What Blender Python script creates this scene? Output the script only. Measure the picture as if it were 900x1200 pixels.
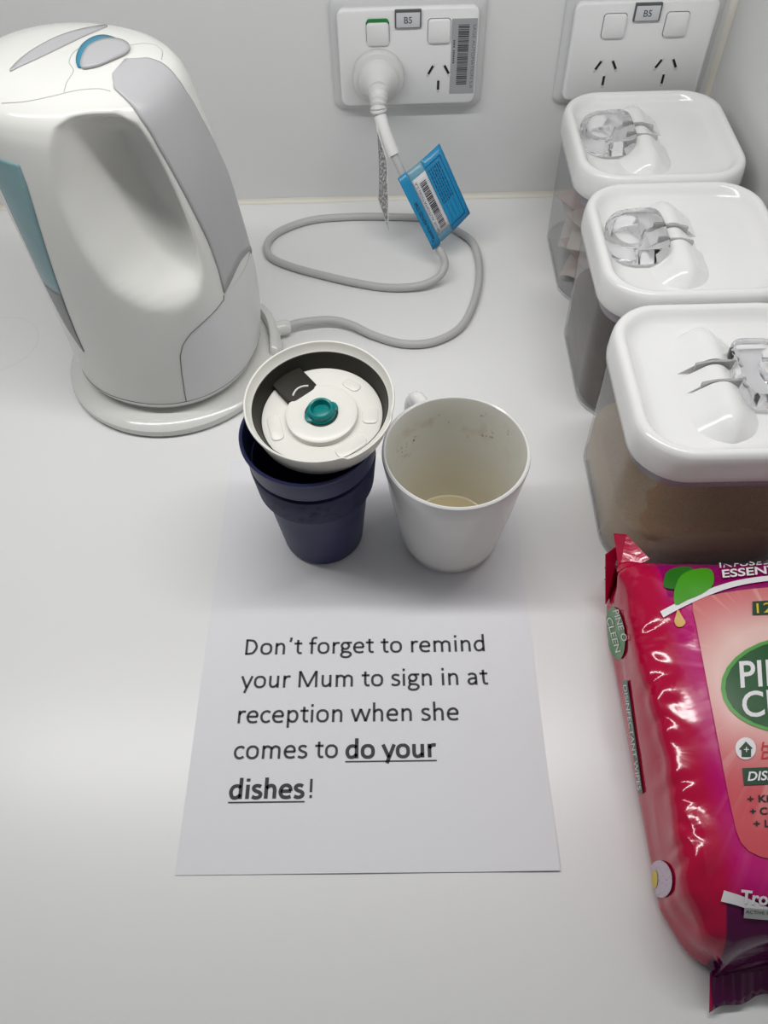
import bpy, bmesh, math, random
import numpy as np
from mathutils import Vector, Matrix
from mathutils.bvhtree import BVHTree
random.seed(7)
SC = bpy.context.scene
COL = SC.collection
for _o in list(bpy.data.objects):
    bpy.data.objects.remove(_o)

# ------------------------------------------------------------------ camera
F_PX, PITCH, ROLL, YAW = 943.0, 0.9519, 0.0391, -0.0235
CAM = np.array([0.0, -0.7191, 0.4721])
def cam_axes():
    cy, sy = math.cos(YAW), math.sin(YAW)
    cp, sp = math.cos(PITCH), math.sin(PITCH)
    fwd = np.array([sy*cp, cy*cp, -sp]); right = np.array([cy, -sy, 0.0])
    down = np.cross(fwd, right)
    cr, sr = math.cos(ROLL), math.sin(ROLL)
    return cr*right + sr*down, -sr*right + cr*down, fwd
AX = cam_axes()
cd = bpy.data.cameras.new('camera')
cd.sensor_fit = 'HORIZONTAL'; cd.sensor_width = 36.0; cd.lens = F_PX/900*36.0
cd.clip_start = 0.01; cd.clip_end = 50
cam = bpy.data.objects.new('camera', cd); COL.objects.link(cam)
r_, d_, f_ = [Vector(a) for a in AX]
M = Matrix((r_, -d_, -f_)).transposed().to_4x4(); M.translation = Vector(CAM)
cam.matrix_world = M
SC.camera = cam
def ray(px, py):
    d = AX[0]*((px-450)/F_PX) + AX[1]*((py-600)/F_PX) + AX[2]
    return d/np.linalg.norm(d)
def at(px, py, axis=2, val=0.0):
    """point where the pixel's line of sight meets a bench-parallel (2) or wall-parallel (1) plane"""
    d = ray(px, py); t = (val-CAM[axis])/d[axis]
    return Vector(CAM+t*d)

# ------------------------------------------------------------------ light
W = bpy.data.worlds.new('room_light'); SC.world = W; W.use_nodes = True
bg = W.node_tree.nodes['Background']
bg.inputs[0].default_value = (0.93, 0.96, 1.0, 1); bg.inputs[1].default_value = 0.145
def area(name, loc, rot, sx, sy, power, color):
    l = bpy.data.lights.new(name, 'AREA'); l.shape = 'RECTANGLE'; l.size = sx; l.size_y = sy
    l.energy = power; l.color = color
    o = bpy.data.objects.new(name, l); COL.objects.link(o); o.location = loc; o.rotation_euler = rot
    return o
area('under_cabinet_light', (-0.02, -0.355, 0.60), (0, 0, 0), 1.1, 0.03, 3.95, (1.0, 0.99, 0.985))
SC.view_settings.view_transform = 'Standard'; SC.view_settings.look = 'None'
SC.view_settings.gamma = 1.0; SC.view_settings.use_curve_mapping = False
SC.view_settings.exposure = 0.0

# ------------------------------------------------------------------ materials
MATS = {}
def mat(name, col, rough=0.5, spec=0.5, metal=0.0, coat=0.0, bump=None, noise=None, emit=None, trans=0.0, ior=1.45, alpha=1.0):
    if name in MATS: return MATS[name]
    m = bpy.data.materials.new(name); m.use_nodes = True
    nt = m.node_tree; b = nt.nodes['Principled BSDF']
    b.inputs['Base Color'].default_value = (*col, 1); b.inputs['Roughness'].default_value = rough
    b.inputs['Specular IOR Level'].default_value = spec; b.inputs['Metallic'].default_value = metal
    b.inputs['Coat Weight'].default_value = coat; b.inputs['IOR'].default_value = ior
    b.inputs['Transmission Weight'].default_value = trans; b.inputs['Alpha'].default_value = alpha
    if noise or bump:
        tc = nt.nodes.new('ShaderNodeTexCoord')
    if noise:   # (scale, colour2, low, high)
        n = nt.nodes.new('ShaderNodeTexNoise'); n.inputs['Scale'].default_value = noise[0]; n.inputs['Detail'].default_value = 5
        nt.links.new(tc.outputs['Object'], n.inputs['Vector'])
        r = nt.nodes.new('ShaderNodeValToRGB'); r.color_ramp.elements[0].position = noise[2]; r.color_ramp.elements[1].position = noise[3]
        r.color_ramp.elements[0].color = (*col, 1); r.color_ramp.elements[1].color = (*noise[1], 1)
        nt.links.new(n.outputs['Fac'], r.inputs['Fac']); nt.links.new(r.outputs['Color'], b.inputs['Base Color'])
    if bump:    # (scale, strength, distance)
        n = nt.nodes.new('ShaderNodeTexNoise'); n.inputs['Scale'].default_value = bump[0]; n.inputs['Detail'].default_value = 3
        nt.links.new(tc.outputs['Object'], n.inputs['Vector'])
        bp = nt.nodes.new('ShaderNodeBump'); bp.inputs['Strength'].default_value = bump[1]; bp.inputs['Distance'].default_value = bump[2]
        nt.links.new(n.outputs['Fac'], bp.inputs['Height']); nt.links.new(bp.outputs['Normal'], b.inputs['Normal'])
    MATS[name] = m
    return m
def clear_mat(name, tint, gloss_rough=0.05, fres=1.45, haze=None):
    """thin clear plastic: see-through with a Fresnel sheen and, if wanted, a little milky haze"""
    if name in MATS: return MATS[name]
    m = bpy.data.materials.new(name); m.use_nodes = True; nt = m.node_tree
    for n in list(nt.nodes): nt.nodes.remove(n)
    out = nt.nodes.new('ShaderNodeOutputMaterial')
    tr = nt.nodes.new('ShaderNodeBsdfTransparent'); tr.inputs[0].default_value = (*tint, 1)
    gl = nt.nodes.new('ShaderNodeBsdfGlossy'); gl.inputs['Roughness'].default_value = gloss_rough
    lw_ = nt.nodes.new('ShaderNodeLayerWeight'); lw_.inputs['Blend'].default_value = 0.5
    pw = nt.nodes.new('ShaderNodeMath'); pw.operation = 'POWER'; pw.inputs[1].default_value = 4.0; nt.links.new(lw_.outputs['Facing'], pw.inputs[0])
    fr = nt.nodes.new('ShaderNodeMath'); fr.operation = 'MULTIPLY_ADD'; fr.inputs[1].default_value = 0.6; fr.inputs[2].default_value = 0.04; nt.links.new(pw.outputs[0], fr.inputs[0])
    mx = nt.nodes.new('ShaderNodeMixShader')
    last = tr
    if haze:
        df = nt.nodes.new('ShaderNodeBsdfDiffuse'); df.inputs[0].default_value = (*haze[0], 1)
        m2 = nt.nodes.new('ShaderNodeMixShader'); m2.inputs[0].default_value = haze[1]
        nt.links.new(tr.outputs[0], m2.inputs[1]); nt.links.new(df.outputs[0], m2.inputs[2]); last = m2
    nt.links.new(fr.outputs[0], mx.inputs[0]); nt.links.new(last.outputs[0], mx.inputs[1]); nt.links.new(gl.outputs[0], mx.inputs[2])
    nt.links.new(mx.outputs[0], out.inputs[0])
    MATS[name] = m
    return m

# ------------------------------------------------------------------ mesh helpers
def link(name, me, m, parent=None, smooth=True, angle=40, loc=None, rot=None):
    o = bpy.data.objects.new(name, me); COL.objects.link(o)
    if m is not None: me.materials.append(m)
    if smooth:
        me.shade_smooth()
        if angle: me.set_sharp_from_angle(angle=math.radians(angle))
    if parent is not None: o.parent = parent
    if loc is not None: o.location = loc
    if rot is not None: o.rotation_euler = rot
    return o
def pyd(name, v, f, m, parent=None, **k):
    me = bpy.data.meshes.new(name); me.from_pydata([tuple(p) for p in v], [], f); me.update()
    bm = bmesh.new(); bm.from_mesh(me)
    if k.pop('recalc', True): bmesh.ops.recalc_face_normals(bm, faces=bm.faces)
    bm.to_mesh(me); bm.free()
    return link(name, me, m, parent, **k)
def thing(name, label, cat, loc=(0, 0, 0), group=None):
    o = bpy.data.objects.new(name, None); COL.objects.link(o); o.location = loc; o.empty_display_size = 0.02
    o['label'] = label; o['category'] = cat
    if group: o['group'] = group
    return o
def tag(o, label=None, cat=None, group=None, kind=None):
    if label: o['label'] = label
    if cat: o['category'] = cat
    if group: o['group'] = group
    if kind: o['kind'] = kind
    return o
def lathe_vf(prof, segs=64, closed=False):
    v, f = [], []
    for r, z in prof:
        for k in range(segs):
            a = 2*math.pi*k/segs; v.append((r*math.cos(a), r*math.sin(a), z))
    n = len(prof)
    for i in range(n if closed else n-1):
        j = (i+1) % n
        for k in range(segs):
            l = (k+1) % segs; f.append((i*segs+k, i*segs+l, j*segs+l, j*segs+k))
    return v, f
def lathe(name, prof, m, parent=None, segs=64, closed=False, caps=(False, False), **k):
    v, f = lathe_vf(prof, segs, closed)
    if caps[0]: f.append(tuple(range(segs))[::-1])
    if caps[1]: f.append(tuple((len(prof)-1)*segs+i for i in range(segs)))
    return pyd(name, v, f, m, parent, **k)
def rrect(hx, hy, r, n=8):
    p = []
    r = min(r, hx*0.999, hy*0.999)
    for cx, cy, a0 in ((hx-r, hy-r, 0), (-hx+r, hy-r, 90), (-hx+r, -hy+r, 180), (hx-r, -hy+r, 270)):
        for k in range(n+1):
            a = math.radians(a0+90*k/n); p.append((cx+r*math.cos(a), cy+r*math.sin(a)))
    return p
def loft(name, rings, m, parent=None, n=8, caps=(True, True), **k):
    """rings: (half x, half y, corner radius, z)"""
    v, f = [], []
    for hx, hy, r, z in rings: v += [(x, y, z) for x, y in rrect(hx, hy, r, n)]
    c = 4*(n+1)
    for i in range(len(rings)-1):
        for k2 in range(c):
            l = (k2+1) % c; f.append((i*c+k2, i*c+l, (i+1)*c+l, (i+1)*c+k2))
    if caps[0]: f.append(tuple(range(c))[::-1])
    if caps[1]: f.append(tuple((len(rings)-1)*c+i for i in range(c)))
    return pyd(name, v, f, m, parent, **k)
def rbox(name, hx, hy, h, r, m, parent=None, bev=0.0006, **k):
    """rounded-corner slab, base at z=0"""
    return loft(name, [(hx, hy, r, 0), (hx, hy, r, h-bev), (hx-bev*0.3, hy-bev*0.3, r, h-bev*0.3), (hx-bev, hy-bev, max(r-bev, 1e-5), h)], m, parent, **k)
def spline(pts, n=8):
    P = [np.array(p, float) for p in pts]; P = [2*P[0]-P[1]]+P+[2*P[-1]-P[-2]]; out = []
    for i in range(1, len(P)-2):
        for k in range(n):
            t = k/n; a, b, c, d = P[i-1:i+3]
            out.append(0.5*((2*b)+(-a+c)*t+(2*a-5*b+4*c-d)*t*t+(-a+3*b-3*c+d)*t**3))
    out.append(P[-2]); return out
def tube_vf(path, rad, segs=14):
    path = [np.array(p, float) for p in path]
    v, f = [], []; n = len(path)
    T = [path[min(i+1, n-1)]-path[max(i-1, 0)] for i in range(n)]; T = [t/np.linalg.norm(t) for t in T]
    up = np.array([0, 0, 1.0]) if abs(T[0][2]) < 0.9 else np.array([1.0, 0, 0])
    e = np.cross(T[0], up); e /= np.linalg.norm(e)
    for i in range(n):
        e = e-T[i]*(e@T[i]); e /= np.linalg.norm(e); g = np.cross(T[i], e)
        r = rad[i] if hasattr(rad, '__len__') else rad
        for k in range(segs):
            a = 2*math.pi*k/segs; v.append(path[i]+r*(math.cos(a)*e+math.sin(a)*g))
    for i in range(n-1):
        for k in range(segs):
            l = (k+1) % segs; f.append((i*segs+k, i*segs+l, (i+1)*segs+l, (i+1)*segs+k))
    f.append(tuple(range(segs))[::-1]); f.append(tuple((n-1)*segs+k for k in range(segs)))
    return v, f
def tube(name, path, rad, m, parent=None, segs=14, **k):
    v, f = tube_vf(path, rad, segs); return pyd(name, v, f, m, parent, **k)
def join_vf(parts):
    V, Fc = [], []
    for v, f in parts:
        b = len(V); V += list(v); Fc += [tuple(i+b for i in q) for q in f]
    return V, Fc
def box_vf(x0, x1, y0, y1, z0, z1):
    v = [(x, y, z) for z in (z0, z1) for y in (y0, y1) for x in (x0, x1)]
    return v, [(0, 2, 3, 1), (4, 5, 7, 6), (0, 1, 5, 4), (2, 6, 7, 3), (0, 4, 6, 2), (1, 3, 7, 5)]
def text_mesh(txt, bold=0.0, shear=0.0, spacing=1.0):
    cu = bpy.data.curves.new('text', 'FONT'); cu.body = txt; cu.size = 1.0; cu.offset = bold; cu.shear = shear
    cu.space_character = spacing; cu.resolution_u = 4; cu.fill_mode = 'FRONT'
    o = bpy.data.objects.new('text', cu); COL.objects.link(o)
    dg = bpy.context.evaluated_depsgraph_get(); dg.update()
    me = bpy.data.meshes.new_from_object(o.evaluated_get(dg))
    v = np.array([p.co[:] for p in me.vertices]); f = [tuple(p.vertices) for p in me.polygons]
    bpy.data.objects.remove(o); bpy.data.curves.remove(cu); bpy.data.meshes.remove(me)
    return v[:, :2], f
CAPH = 0.729
def text_flat(name, txt, x0, x1, y, caph, m, parent, z=0.0, bold=0.0, shear=0.0, rot=0.0, underline=None):
    """print in the local XY plane: the ink starts at x0, ends at x1, baseline y"""
    v, f = text_mesh(txt, bold, shear)
    a, b = v[:, 0].min(), v[:, 0].max()
    s = caph/CAPH; sx = (x1-x0)/(b-a) if x1 is not None else s
    X = (v[:, 0]-a)*sx; Y = v[:, 1]*s
    if underline:
        k = len(X); X = np.concatenate([X, [underline[0]-x0, underline[1]-x0, underline[1]-x0, underline[0]-x0]])
        Y = np.concatenate([Y, [-underline[2]-underline[3], -underline[2]-underline[3], -underline[2], -underline[2]]]); f = f+[(k, k+1, k+2, k+3)]
    c_, s_ = math.cos(rot), math.sin(rot)
    return pyd(name, [(x0+c_*p-s_*q, y+s_*p+c_*q, z) for p, q in zip(X, Y)], f, m, parent, smooth=False, recalc=False)

# surface-mounted pieces: outline or print laid on a surface along the line of sight of its photo pixel
def bvh_of(o):
    me = o.data; mw = o.matrix_world
    return BVHTree.FromPolygons([mw @ v.co for v in me.vertices], [tuple(p.vertices) for p in me.polygons])
def hit(bvh, px, py, off=0.0):
    p, n, i, d = bvh.ray_cast(Vector(CAM), Vector(ray(px, py)))
    if p is None: return None
    if n.dot(Vector(ray(px, py))) > 0: n = -n
    return p+n*off
def smooth_poly(poly, n=4):
    P = [np.array(p, float) for p in poly]; N = len(P); out = []
    for i in range(N):
        a, b, c, d = P[i-1], P[i], P[(i+1) % N], P[(i+2) % N]
        for k in range(n):
            t = k/n; out.append(0.5*((2*b)+(-a+c)*t+(2*a-5*b+4*c-d)*t*t+(-a+3*b-3*c+d)*t**3))
    return out
def drop_missed(v, f, inv):
    bad = inv @ Vector((0, 0, 0)); ok = [(Vector(p)-bad).length > 1e-6 for p in v]
    return v, [q for q in f if all(ok[i] for i in q)]
def patch(name, poly, bvh, m, parent, off=0.0004, thick=0.0, rings=5, smooth=0, centre=None):
    """star-shaped outline (pixels) laid on a surface as a conforming piece"""
    if smooth: poly = smooth_poly(poly, smooth)
    P = [np.array(p, float) for p in poly]; c = np.mean(P, axis=0) if centre is None else np.array(centre, float)
    v, f = [], []; N = len(P); last = hit(bvh, *c, off) or Vector((0, 0, 0))
    bpy.context.view_layer.update()
    inv = parent.matrix_world.inverted() if parent is not None else Matrix()
    v.append(inv @ last)
    for r in range(1, rings+1):
        for p in P:
            q = c+(p-c)*r/rings; h = hit(bvh, q[0], q[1], off)
            k = r
            while h is None and k > 0:
                k -= 0.25; q = c+(p-c)*k/rings; h = hit(bvh, q[0], q[1], off)
            v.append(inv @ (h or last))
    for i in range(N):
        f.append((0, 1+i, 1+(i+1) % N))
    for r in range(rings-1):
        for i in range(N):
            j = (i+1) % N; f.append((1+r*N+i, 1+(r+1)*N+i, 1+(r+1)*N+j, 1+r*N+j))
    v, f = drop_missed(v, f, inv)
    o = pyd(name, v, f, m, parent, smooth=True, angle=None, recalc=False)
    if thick:
        md = o.modifiers.new('thickness', 'SOLIDIFY'); md.thickness = thick; md.offset = 0
    return o
def text_px(name, txt, p0, p1, caph, bvh, m, parent, off=0.0005, bold=0.0, shear=0.0, arc=0.0, up=None, sub=1):
    """print laid on a surface; baseline runs from pixel p0 to p1, letters caph pixels tall"""
    v, f = text_mesh(txt, bold, shear)
    me = bpy.data.meshes.new('t'); me.from_pydata([(x, y, 0) for x, y in v], [], f)
    bm = bmesh.new(); bm.from_mesh(me); bmesh.ops.triangulate(bm, faces=bm.faces)
    if sub: bmesh.ops.subdivide_edges(bm, edges=bm.edges, cuts=sub, use_grid_fill=True)
    bm.to_mesh(me); bm.free()
    a, b = v[:, 0].min(), v[:, 0].max(); p0 = np.array(p0, float); p1 = np.array(p1, float)
    d = (p1-p0); L = np.linalg.norm(d); e = d/L; n = np.array([e[1], -e[0]]) if up is None else np.array(up, float)/np.linalg.norm(up)
    bpy.context.view_layer.update()
    inv = parent.matrix_world.inverted() if parent is not None else Matrix(); last = None
    miss = set()
    for p in me.vertices:
        t = (p.co.x-a)/(b-a); q = p0+d*t+n*(p.co.y/CAPH*caph+arc*4*t*(1-t))
        h = hit(bvh, q[0], q[1], off)
        if h is None: miss.add(p.index); h = Vector((0, 0, 0))
        p.co = inv @ h
    if miss:
        bm = bmesh.new(); bm.from_mesh(me); bm.verts.ensure_lookup_table()
        bmesh.ops.delete(bm, geom=[bm.verts[i] for i in miss], context='VERTS'); bm.to_mesh(me); bm.free()
    return link(name, me, m, parent, smooth=False)
def quad_px(name, px4, bvh, m, parent, off=0.0004, n=6):
    """four-cornered printed panel (pixels, in order round) laid on a surface"""
    A, B, C, D = [np.array(p, float) for p in px4]; v, f = [], []
    bpy.context.view_layer.update()
    inv = parent.matrix_world.inverted() if parent is not None else Matrix(); last = Vector((0, 0, 0))
    for i in range(n+1):
        for j in range(n+1):
            s, t = i/n, j/n; q = A*(1-s)*(1-t)+B*s*(1-t)+C*s*t+D*(1-s)*t
            h = hit(bvh, q[0], q[1], off) or Vector((0, 0, 0)); v.append(inv @ h)
    for i in range(n):
        for j in range(n):
            a = i*(n+1)+j; f.append((a, a+n+1, a+n+2, a+1))
    v, f = drop_missed(v, f, inv)
    return pyd(name, v, f, m, parent, smooth=True, angle=None, recalc=False)

# ------------------------------------------------------------------ setting
def bench_material():
    m = mat('white_laminate', (0.80, 0.80, 0.79), 0.30, 0.55)
    nt = m.node_tree; b = nt.nodes['Principled BSDF']; tc = nt.nodes.new('ShaderNodeTexCoord')
    # faint dried drink ring left on the laminate beside the kettle
    sub = nt.nodes.new('ShaderNodeVectorMath'); sub.operation = 'SUBTRACT'; sub.inputs[1].default_value = (-0.338, -0.197, 0)
    ln = nt.nodes.new('ShaderNodeVectorMath'); ln.operation = 'LENGTH'
    nz = nt.nodes.new('ShaderNodeTexNoise'); nz.inputs['Scale'].default_value = 18
    mr = nt.nodes.new('ShaderNodeMath'); mr.operation = 'SUBTRACT'; mr.inputs[1].default_value = 0.0335
    ab = nt.nodes.new('ShaderNodeMath'); ab.operation = 'ABSOLUTE'
    mp = nt.nodes.new('ShaderNodeMapRange'); mp.inputs[1].default_value = 0.0; mp.inputs[2].default_value = 0.0012; mp.inputs[3].default_value = 0.35; mp.inputs[4].default_value = 0.0
    mu = nt.nodes.new('ShaderNodeMath'); mu.operation = 'MULTIPLY'
    mx = nt.nodes.new('ShaderNodeMix'); mx.data_type = 'RGBA'; mx.inputs['A'].default_value = (0.80, 0.80, 0.79, 1); mx.inputs['B'].default_value = (0.60, 0.53, 0.44, 1)
    L = nt.links.new
    L(tc.outputs['Object'], sub.inputs[0]); L(sub.outputs[0], ln.inputs[0]); L(ln.outputs['Value'], mr.inputs[0]); L(mr.outputs[0], ab.inputs[0])
    L(ab.outputs[0], mp.inputs[0]); L(tc.outputs['Object'], nz.inputs['Vector']); L(mp.outputs[0], mu.inputs[0]); L(nz.outputs['Fac'], mu.inputs[1])
    L(mu.outputs[0], mx.inputs['Factor']); L(mx.outputs['Result'], b.inputs['Base Color'])
    return m
XR = 0.2876
v, f = box_vf(-0.75, XR+0.02, -0.82, 0.02, -0.04, 0.0)
bench = pyd('benchtop', v, f, bench_material(), smooth=False)
tag(bench, 'white laminate kitchen benchtop under the kettle, cups and paper note', 'benchtop')
wallm = mat('wall_laminate', (0.72, 0.725, 0.72), 0.42, 0.35)
v, f = box_vf(-0.75, XR+0.02, 0.0, 0.02, 0.0, 0.62)
wb = pyd('wall_back', v, f, wallm, smooth=False); tag(wb, 'pale grey laminate splashback wall behind the kettle', kind='structure')
v, f = box_vf(XR, XR+0.02, -0.82, 0.0, 0.0, 0.62)
wr = pyd('wall_right', v, f, wallm, smooth=False); tag(wr, 'pale grey laminate side wall beside the canisters', kind='structure')
sil = mat('silicone_bead', (0.76, 0.73, 0.65), 0.4, bump=(90, 0.2, 0.0005))
def bead(name, p0, p1, a, b, label):
    n = 20; v, f = [], []; p0 = np.array(p0); p1 = np.array(p1); a = np.array(a); b = np.array(b)
    for i in range(n+1):
        c = p0+(p1-p0)*i/n; w = 1+0.15*random.uniform(-1, 1)
        for k in range(5):
            t = k/4; v.append(c+(a*(1-t)+b*t)*w*(1-0.35*math.sin(math.pi*t)))
    for i in range(n):
        for k in range(4): q = i*5+k; f.append((q, q+5, q+6, q+1))
    o = pyd(name, v, f, sil); tag(o, label, kind='structure'); return o
bead('trim_1', (-0.75, 0, 0), (XR, 0, 0), (0, -0.004, 0.0002), (0, -0.0002, 0.004), 'cream silicone bead where bench meets back wall')
bead('trim_2', (XR, 0, 0), (XR, 0, 0.62), (-0.005, -0.0002, 0), (-0.0002, -0.005, 0), 'silicone bead in the corner between the two walls')

# ------------------------------------------------------------------ kettle
white_p = mat('kettle_white', (0.71, 0.71, 0.675), 0.14, 0.5)
grey_p = mat('kettle_grey', (0.44, 0.44, 0.45), 0.32, 0.5)
panel_p = mat('kettle_panel', (0.68, 0.68, 0.68), 0.3, 0.45)
KC = Vector((-0.180, -0.223, 0)); KPHI = math.radians(-16)
KR = np.array([ # z, spout side, handle side, half width
 (0.0165, .064, .064, .064), (0.0175, .0685, .0685, .0685), (0.022, .0705, .071, .0705), (0.03, .0715, .073, .0715), (0.06, .072, .077, .072),
 (0.10, .073, .077, .071), (0.15, .075, .072, .069), (0.19, .078, .0660, .066), (0.218, .080, .0605, .063), (0.229, .0805, .0575, .0605), (0.2355, .0785, .0535, .057),
 (0.2395, .0735, .048, .052), (0.2425, .065, .041, .045), (0.2455, .045, .026, .031), (0.247, .003, .002, .002)])
KS = np.array(spline([tuple(r) for r in KR], 14))
KS[:, 0] = np.maximum.accumulate(KS[:, 0]+np.arange(len(KS))*1e-8)
KN = len(KS)-1
def sstep(x, a, b):
    t = min(1, max(0, (x-a)/(b-a))); return t*t*(3-2*t)
DENT = []          # outline of the finger recess in (u, z), with the softness of each edge
KEXP = 0.92
def dent_mask(u, z):
    if not DENT: return 0.0
    acc = 0.0
    for (a, b, w) in DENT:
        d = (b[0]-a[0])*(z-a[1])-(b[1]-a[1])*(u-a[0]); d /= math.hypot(b[0]-a[0], b[1]-a[1])
        if d <= 1e-6: return 0.0
        acc += (w/d)**3
    return sstep(acc**(-1/3.0), 0.0, 1.0)
def kettle_surf(th, t, off=0.0):
    """th = 0 on the handle side, t in 0..1 up the body"""
    def raw(th, t):
        q = min(max(t, 0), 1)*KN; i = min(int(q), KN-1); w = q-i; z, uf, ub, B = KS[i]*(1-w)+KS[i+1]*w
        a = (uf+ub)/2; o = (ub-uf)/2; c, s = math.cos(th), math.sin(th)
        u = o+a*math.copysign(abs(c)**KEXP, c); v = B*math.copysign(abs(s)**KEXP, s)
        return np.array([u, v*(1-0.74*dent_mask(u, z)), z])
    p = raw(th, t)
    if off:
        e = 1e-3; du = raw(th+e, t)-raw(th-e, t); dv = raw(th, min(t+e, 1))-raw(th, max(t-e, 0)); n = np.cross(du, dv); L = np.linalg.norm(n)
        if L > 1e-14: p = p+off*n/L
    return p
def t_of_z(z): return float(np.interp(z, KS[:, 0], np.linspace(0, 1, KN+1)))
kettle = thing('electric_kettle', 'white plastic electric kettle with grey handle back and teal button, on its base', 'kettle', KC)
kettle.rotation_euler = (0, 0, KPHI)
bpy.context.view_layer.update()
NT, NZ = 240, 150
def kettle_mesh():
    v = [kettle_surf(2*math.pi*k/NT, i/NZ) for i in range(NZ+1) for k in range(NT)]
    f = [(i*NT+k, i*NT+(k+1) % NT, (i+1)*NT+(k+1) % NT, (i+1)*NT+k) for i in range(NZ) for k in range(NT)]
    f.append(tuple(range(NT))[::-1]); f.append(tuple(NZ*NT+k for k in range(NT)))
    return v, f
kv, kf = kettle_mesh()
KMW = kettle.matrix_world.copy(); KMI = KMW.inverted()
K0 = BVHTree.FromPolygons([KMW @ Vector(p) for p in kv], kf)     # smooth shell before the recess is pressed in
def kinv(px, py):
    """photo pixel -> (angle, height) on the kettle shell"""
    h = hit(K0, px, py)
    if h is None: return None
    p = KMI @ h; t = t_of_z(p.z); q = t*KN; i = min(int(q), KN-1); w = q-i; z, uf, ub, B = KS[i]*(1-w)+KS[i+1]*w
    a = (uf+ub)/2; o = (ub-uf)/2; c = (p.x-o)/a; s_ = p.y/B
    return math.atan2(math.copysign(abs(s_)**(1/KEXP), s_), math.copysign(abs(c)**(1/KEXP), c)), p.z, p.x
rec = [(62, 150), (58, 185), (66, 230), (90, 285), (125, 335), (165, 360), (205, 362), (236, 345), (244, 318), (236, 280), (216, 230), (190, 178), (166, 143), (141, 127), (106, 127), (80, 134)]
soft = [.016, .020, .022, .022, .022, .020, .018, .014, .010, .009, .009, .010, .012, .013, .013, .014]
ruz = [(lambda q: (q[2], q[1]))(kinv(*p)) for p in rec]
cxy = np.mean(ruz, axis=0)
hullp = [tuple(p) for p in ruz]
area2 = sum(hullp[i][0]*hullp[(i+1) % len(hullp)][1]-hullp[(i+1) % len(hullp)][0]*hullp[i][1] for i in range(len(hullp)))
for i in range(len(hullp)):
    a, b = hullp[i], hullp[(i+1) % len(hullp)]
    DENT.append((a, b, soft[i]) if area2 > 0 else (b, a, soft[i]))
kv, kf = kettle_mesh()
kbody = pyd('body', kv, kf, white_p, kettle, angle=60)
bpy.context.view_layer.update()
KB = bvh_of(kbody)
def surf_patch(name, lo, hi, z0, z1, m, off=0.001, nu=24, nv=48, thick=0.0016, bot=None):
    """piece that follows the kettle wall between the angles lo(t) and hi(t)"""
    v, f = [], []; t0, t1 = t_of_z(z0), t_of_z(z1)
    for j in range(nv+1):
        t = t0+(t1-t0)*j/nv; a, b = lo(t), hi(t)
        for i in range(nu+1):
            th = a+(b-a)*i/nu; tt_ = t
            if bot: tt_ = t+bot(th)*(1-j/nv)
            v.append(kettle_surf(th, tt_, off))
    for j in range(nv):
        for i in range(nu): q = j*(nu+1)+i; f.append((q, q+1, q+nu+2, q+nu+1))
    o = pyd(name, v, f, m, kettle, angle=60, recalc=False)
    if thick:
        md = o.modifiers.new('thickness', 'SOLIDIFY'); md.thickness = thick; md.offset = 0
    return o
def tab(ts_, vs):
    order = sorted(zip(ts_, vs)); return lambda t: float(np.interp(t, [q[0] for q in order], [q[1] for q in order]))
def edge_from(pxs):
    """left edge of a piece (pixels) -> half angle as a function of t; the piece is symmetric about the handle plane"""
    q = [k for k in (kinv(*p) for p in pxs) if k is not None]
    return tab([t_of_z(k[1]) for k in q], [abs(k[0]) for k in q]), min(k[1] for k in q), max(k[1] for k in q)
hw, hz0, hz1 = edge_from([(262, 343), (256, 318), (245, 286), (225, 245), (205, 207), (185, 172), (165, 140), (148, 118), (133, 104), (132, 92)])
tA = t_of_z(hz1); hz1 += 0.0009; tB = t_of_z(hz1)
def cov_l(t): return hw(t) if t < tA else hw(tA)*math.sqrt(max(0.0, 1-((t-tA)/(tB-tA))**2))
cov_h = tab([0.36, 0.45, 0.535, 0.61, 0.69, 0.80, 0.87, tB], [hw(0.36), 0.38, 0.20, 0.125, 0.125, 0.19, 0.19, 0.02])
surf_patch('handle_cover', lambda t: -cov_l(t), cov_h, hz0, hz1, grey_p, 0.0006, bot=lambda th: 0.012*(1-min(1, abs(th)/hw(t_of_z(hz0)))**1.5))
pw_, pz0, pz1 = edge_from([(262, 346), (262, 353), (252, 364), (236, 379), (222, 392), (214, 404), (211, 418), (213, 438), (216, 458)])
surf_patch('rear_panel', lambda t: -pw_(t), lambda t: pw_(t), 0.0240, pz1, panel_p, 0.0002, thick=0.0, bot=None)
seam_m = mat('seam_shadow_gap', (0.20, 0.19, 0.19), 0.7)
for s in (-1, 1):
    tube('panel_seam', [kettle_surf(s*pw_(t), t, 0.0002) for t in np.linspace(t_of_z(0.024), t_of_z(pz1), 40)], 0.0004, seam_m, kettle, segs=6)
tube('base_seam', [kettle_surf(a, t_of_z(0.0238), 0.0001) for a in np.linspace(0, 2*math.pi, 121)], 0.00035, seam_m, kettle, segs=6)
def seam_px(name, pxs, r=0.0003):
    P = [hit(KB, *p, 0.0) for p in spline([np.array(q, float) for q in pxs], 5)]; P = [KMI @ p for p in P if p is not None]
    if len(P) > 2: tube(name, P, r, mat('lid_seam', (0.46, 0.46, 0.44), 0.6), kettle, segs=6)
seam_px('lid_seam', [(2, 121), (30, 119), (60, 113), (90, 106), (115, 104), (130, 107)])
seam_px('lid_seam', [(75, 108), (78, 97), (86, 83), (81, 73), (85, 63), (92, 57)])
seam_px('lid_seam', [(152, 53), (168, 51), (182, 53), (190, 60), (189, 70)])
win_m = mat('water_window', (0.18, 0.31, 0.33), 0.12, 0.5, noise=(30, (0.22, 0.37, 0.39), 0.35, 0.7))
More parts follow.
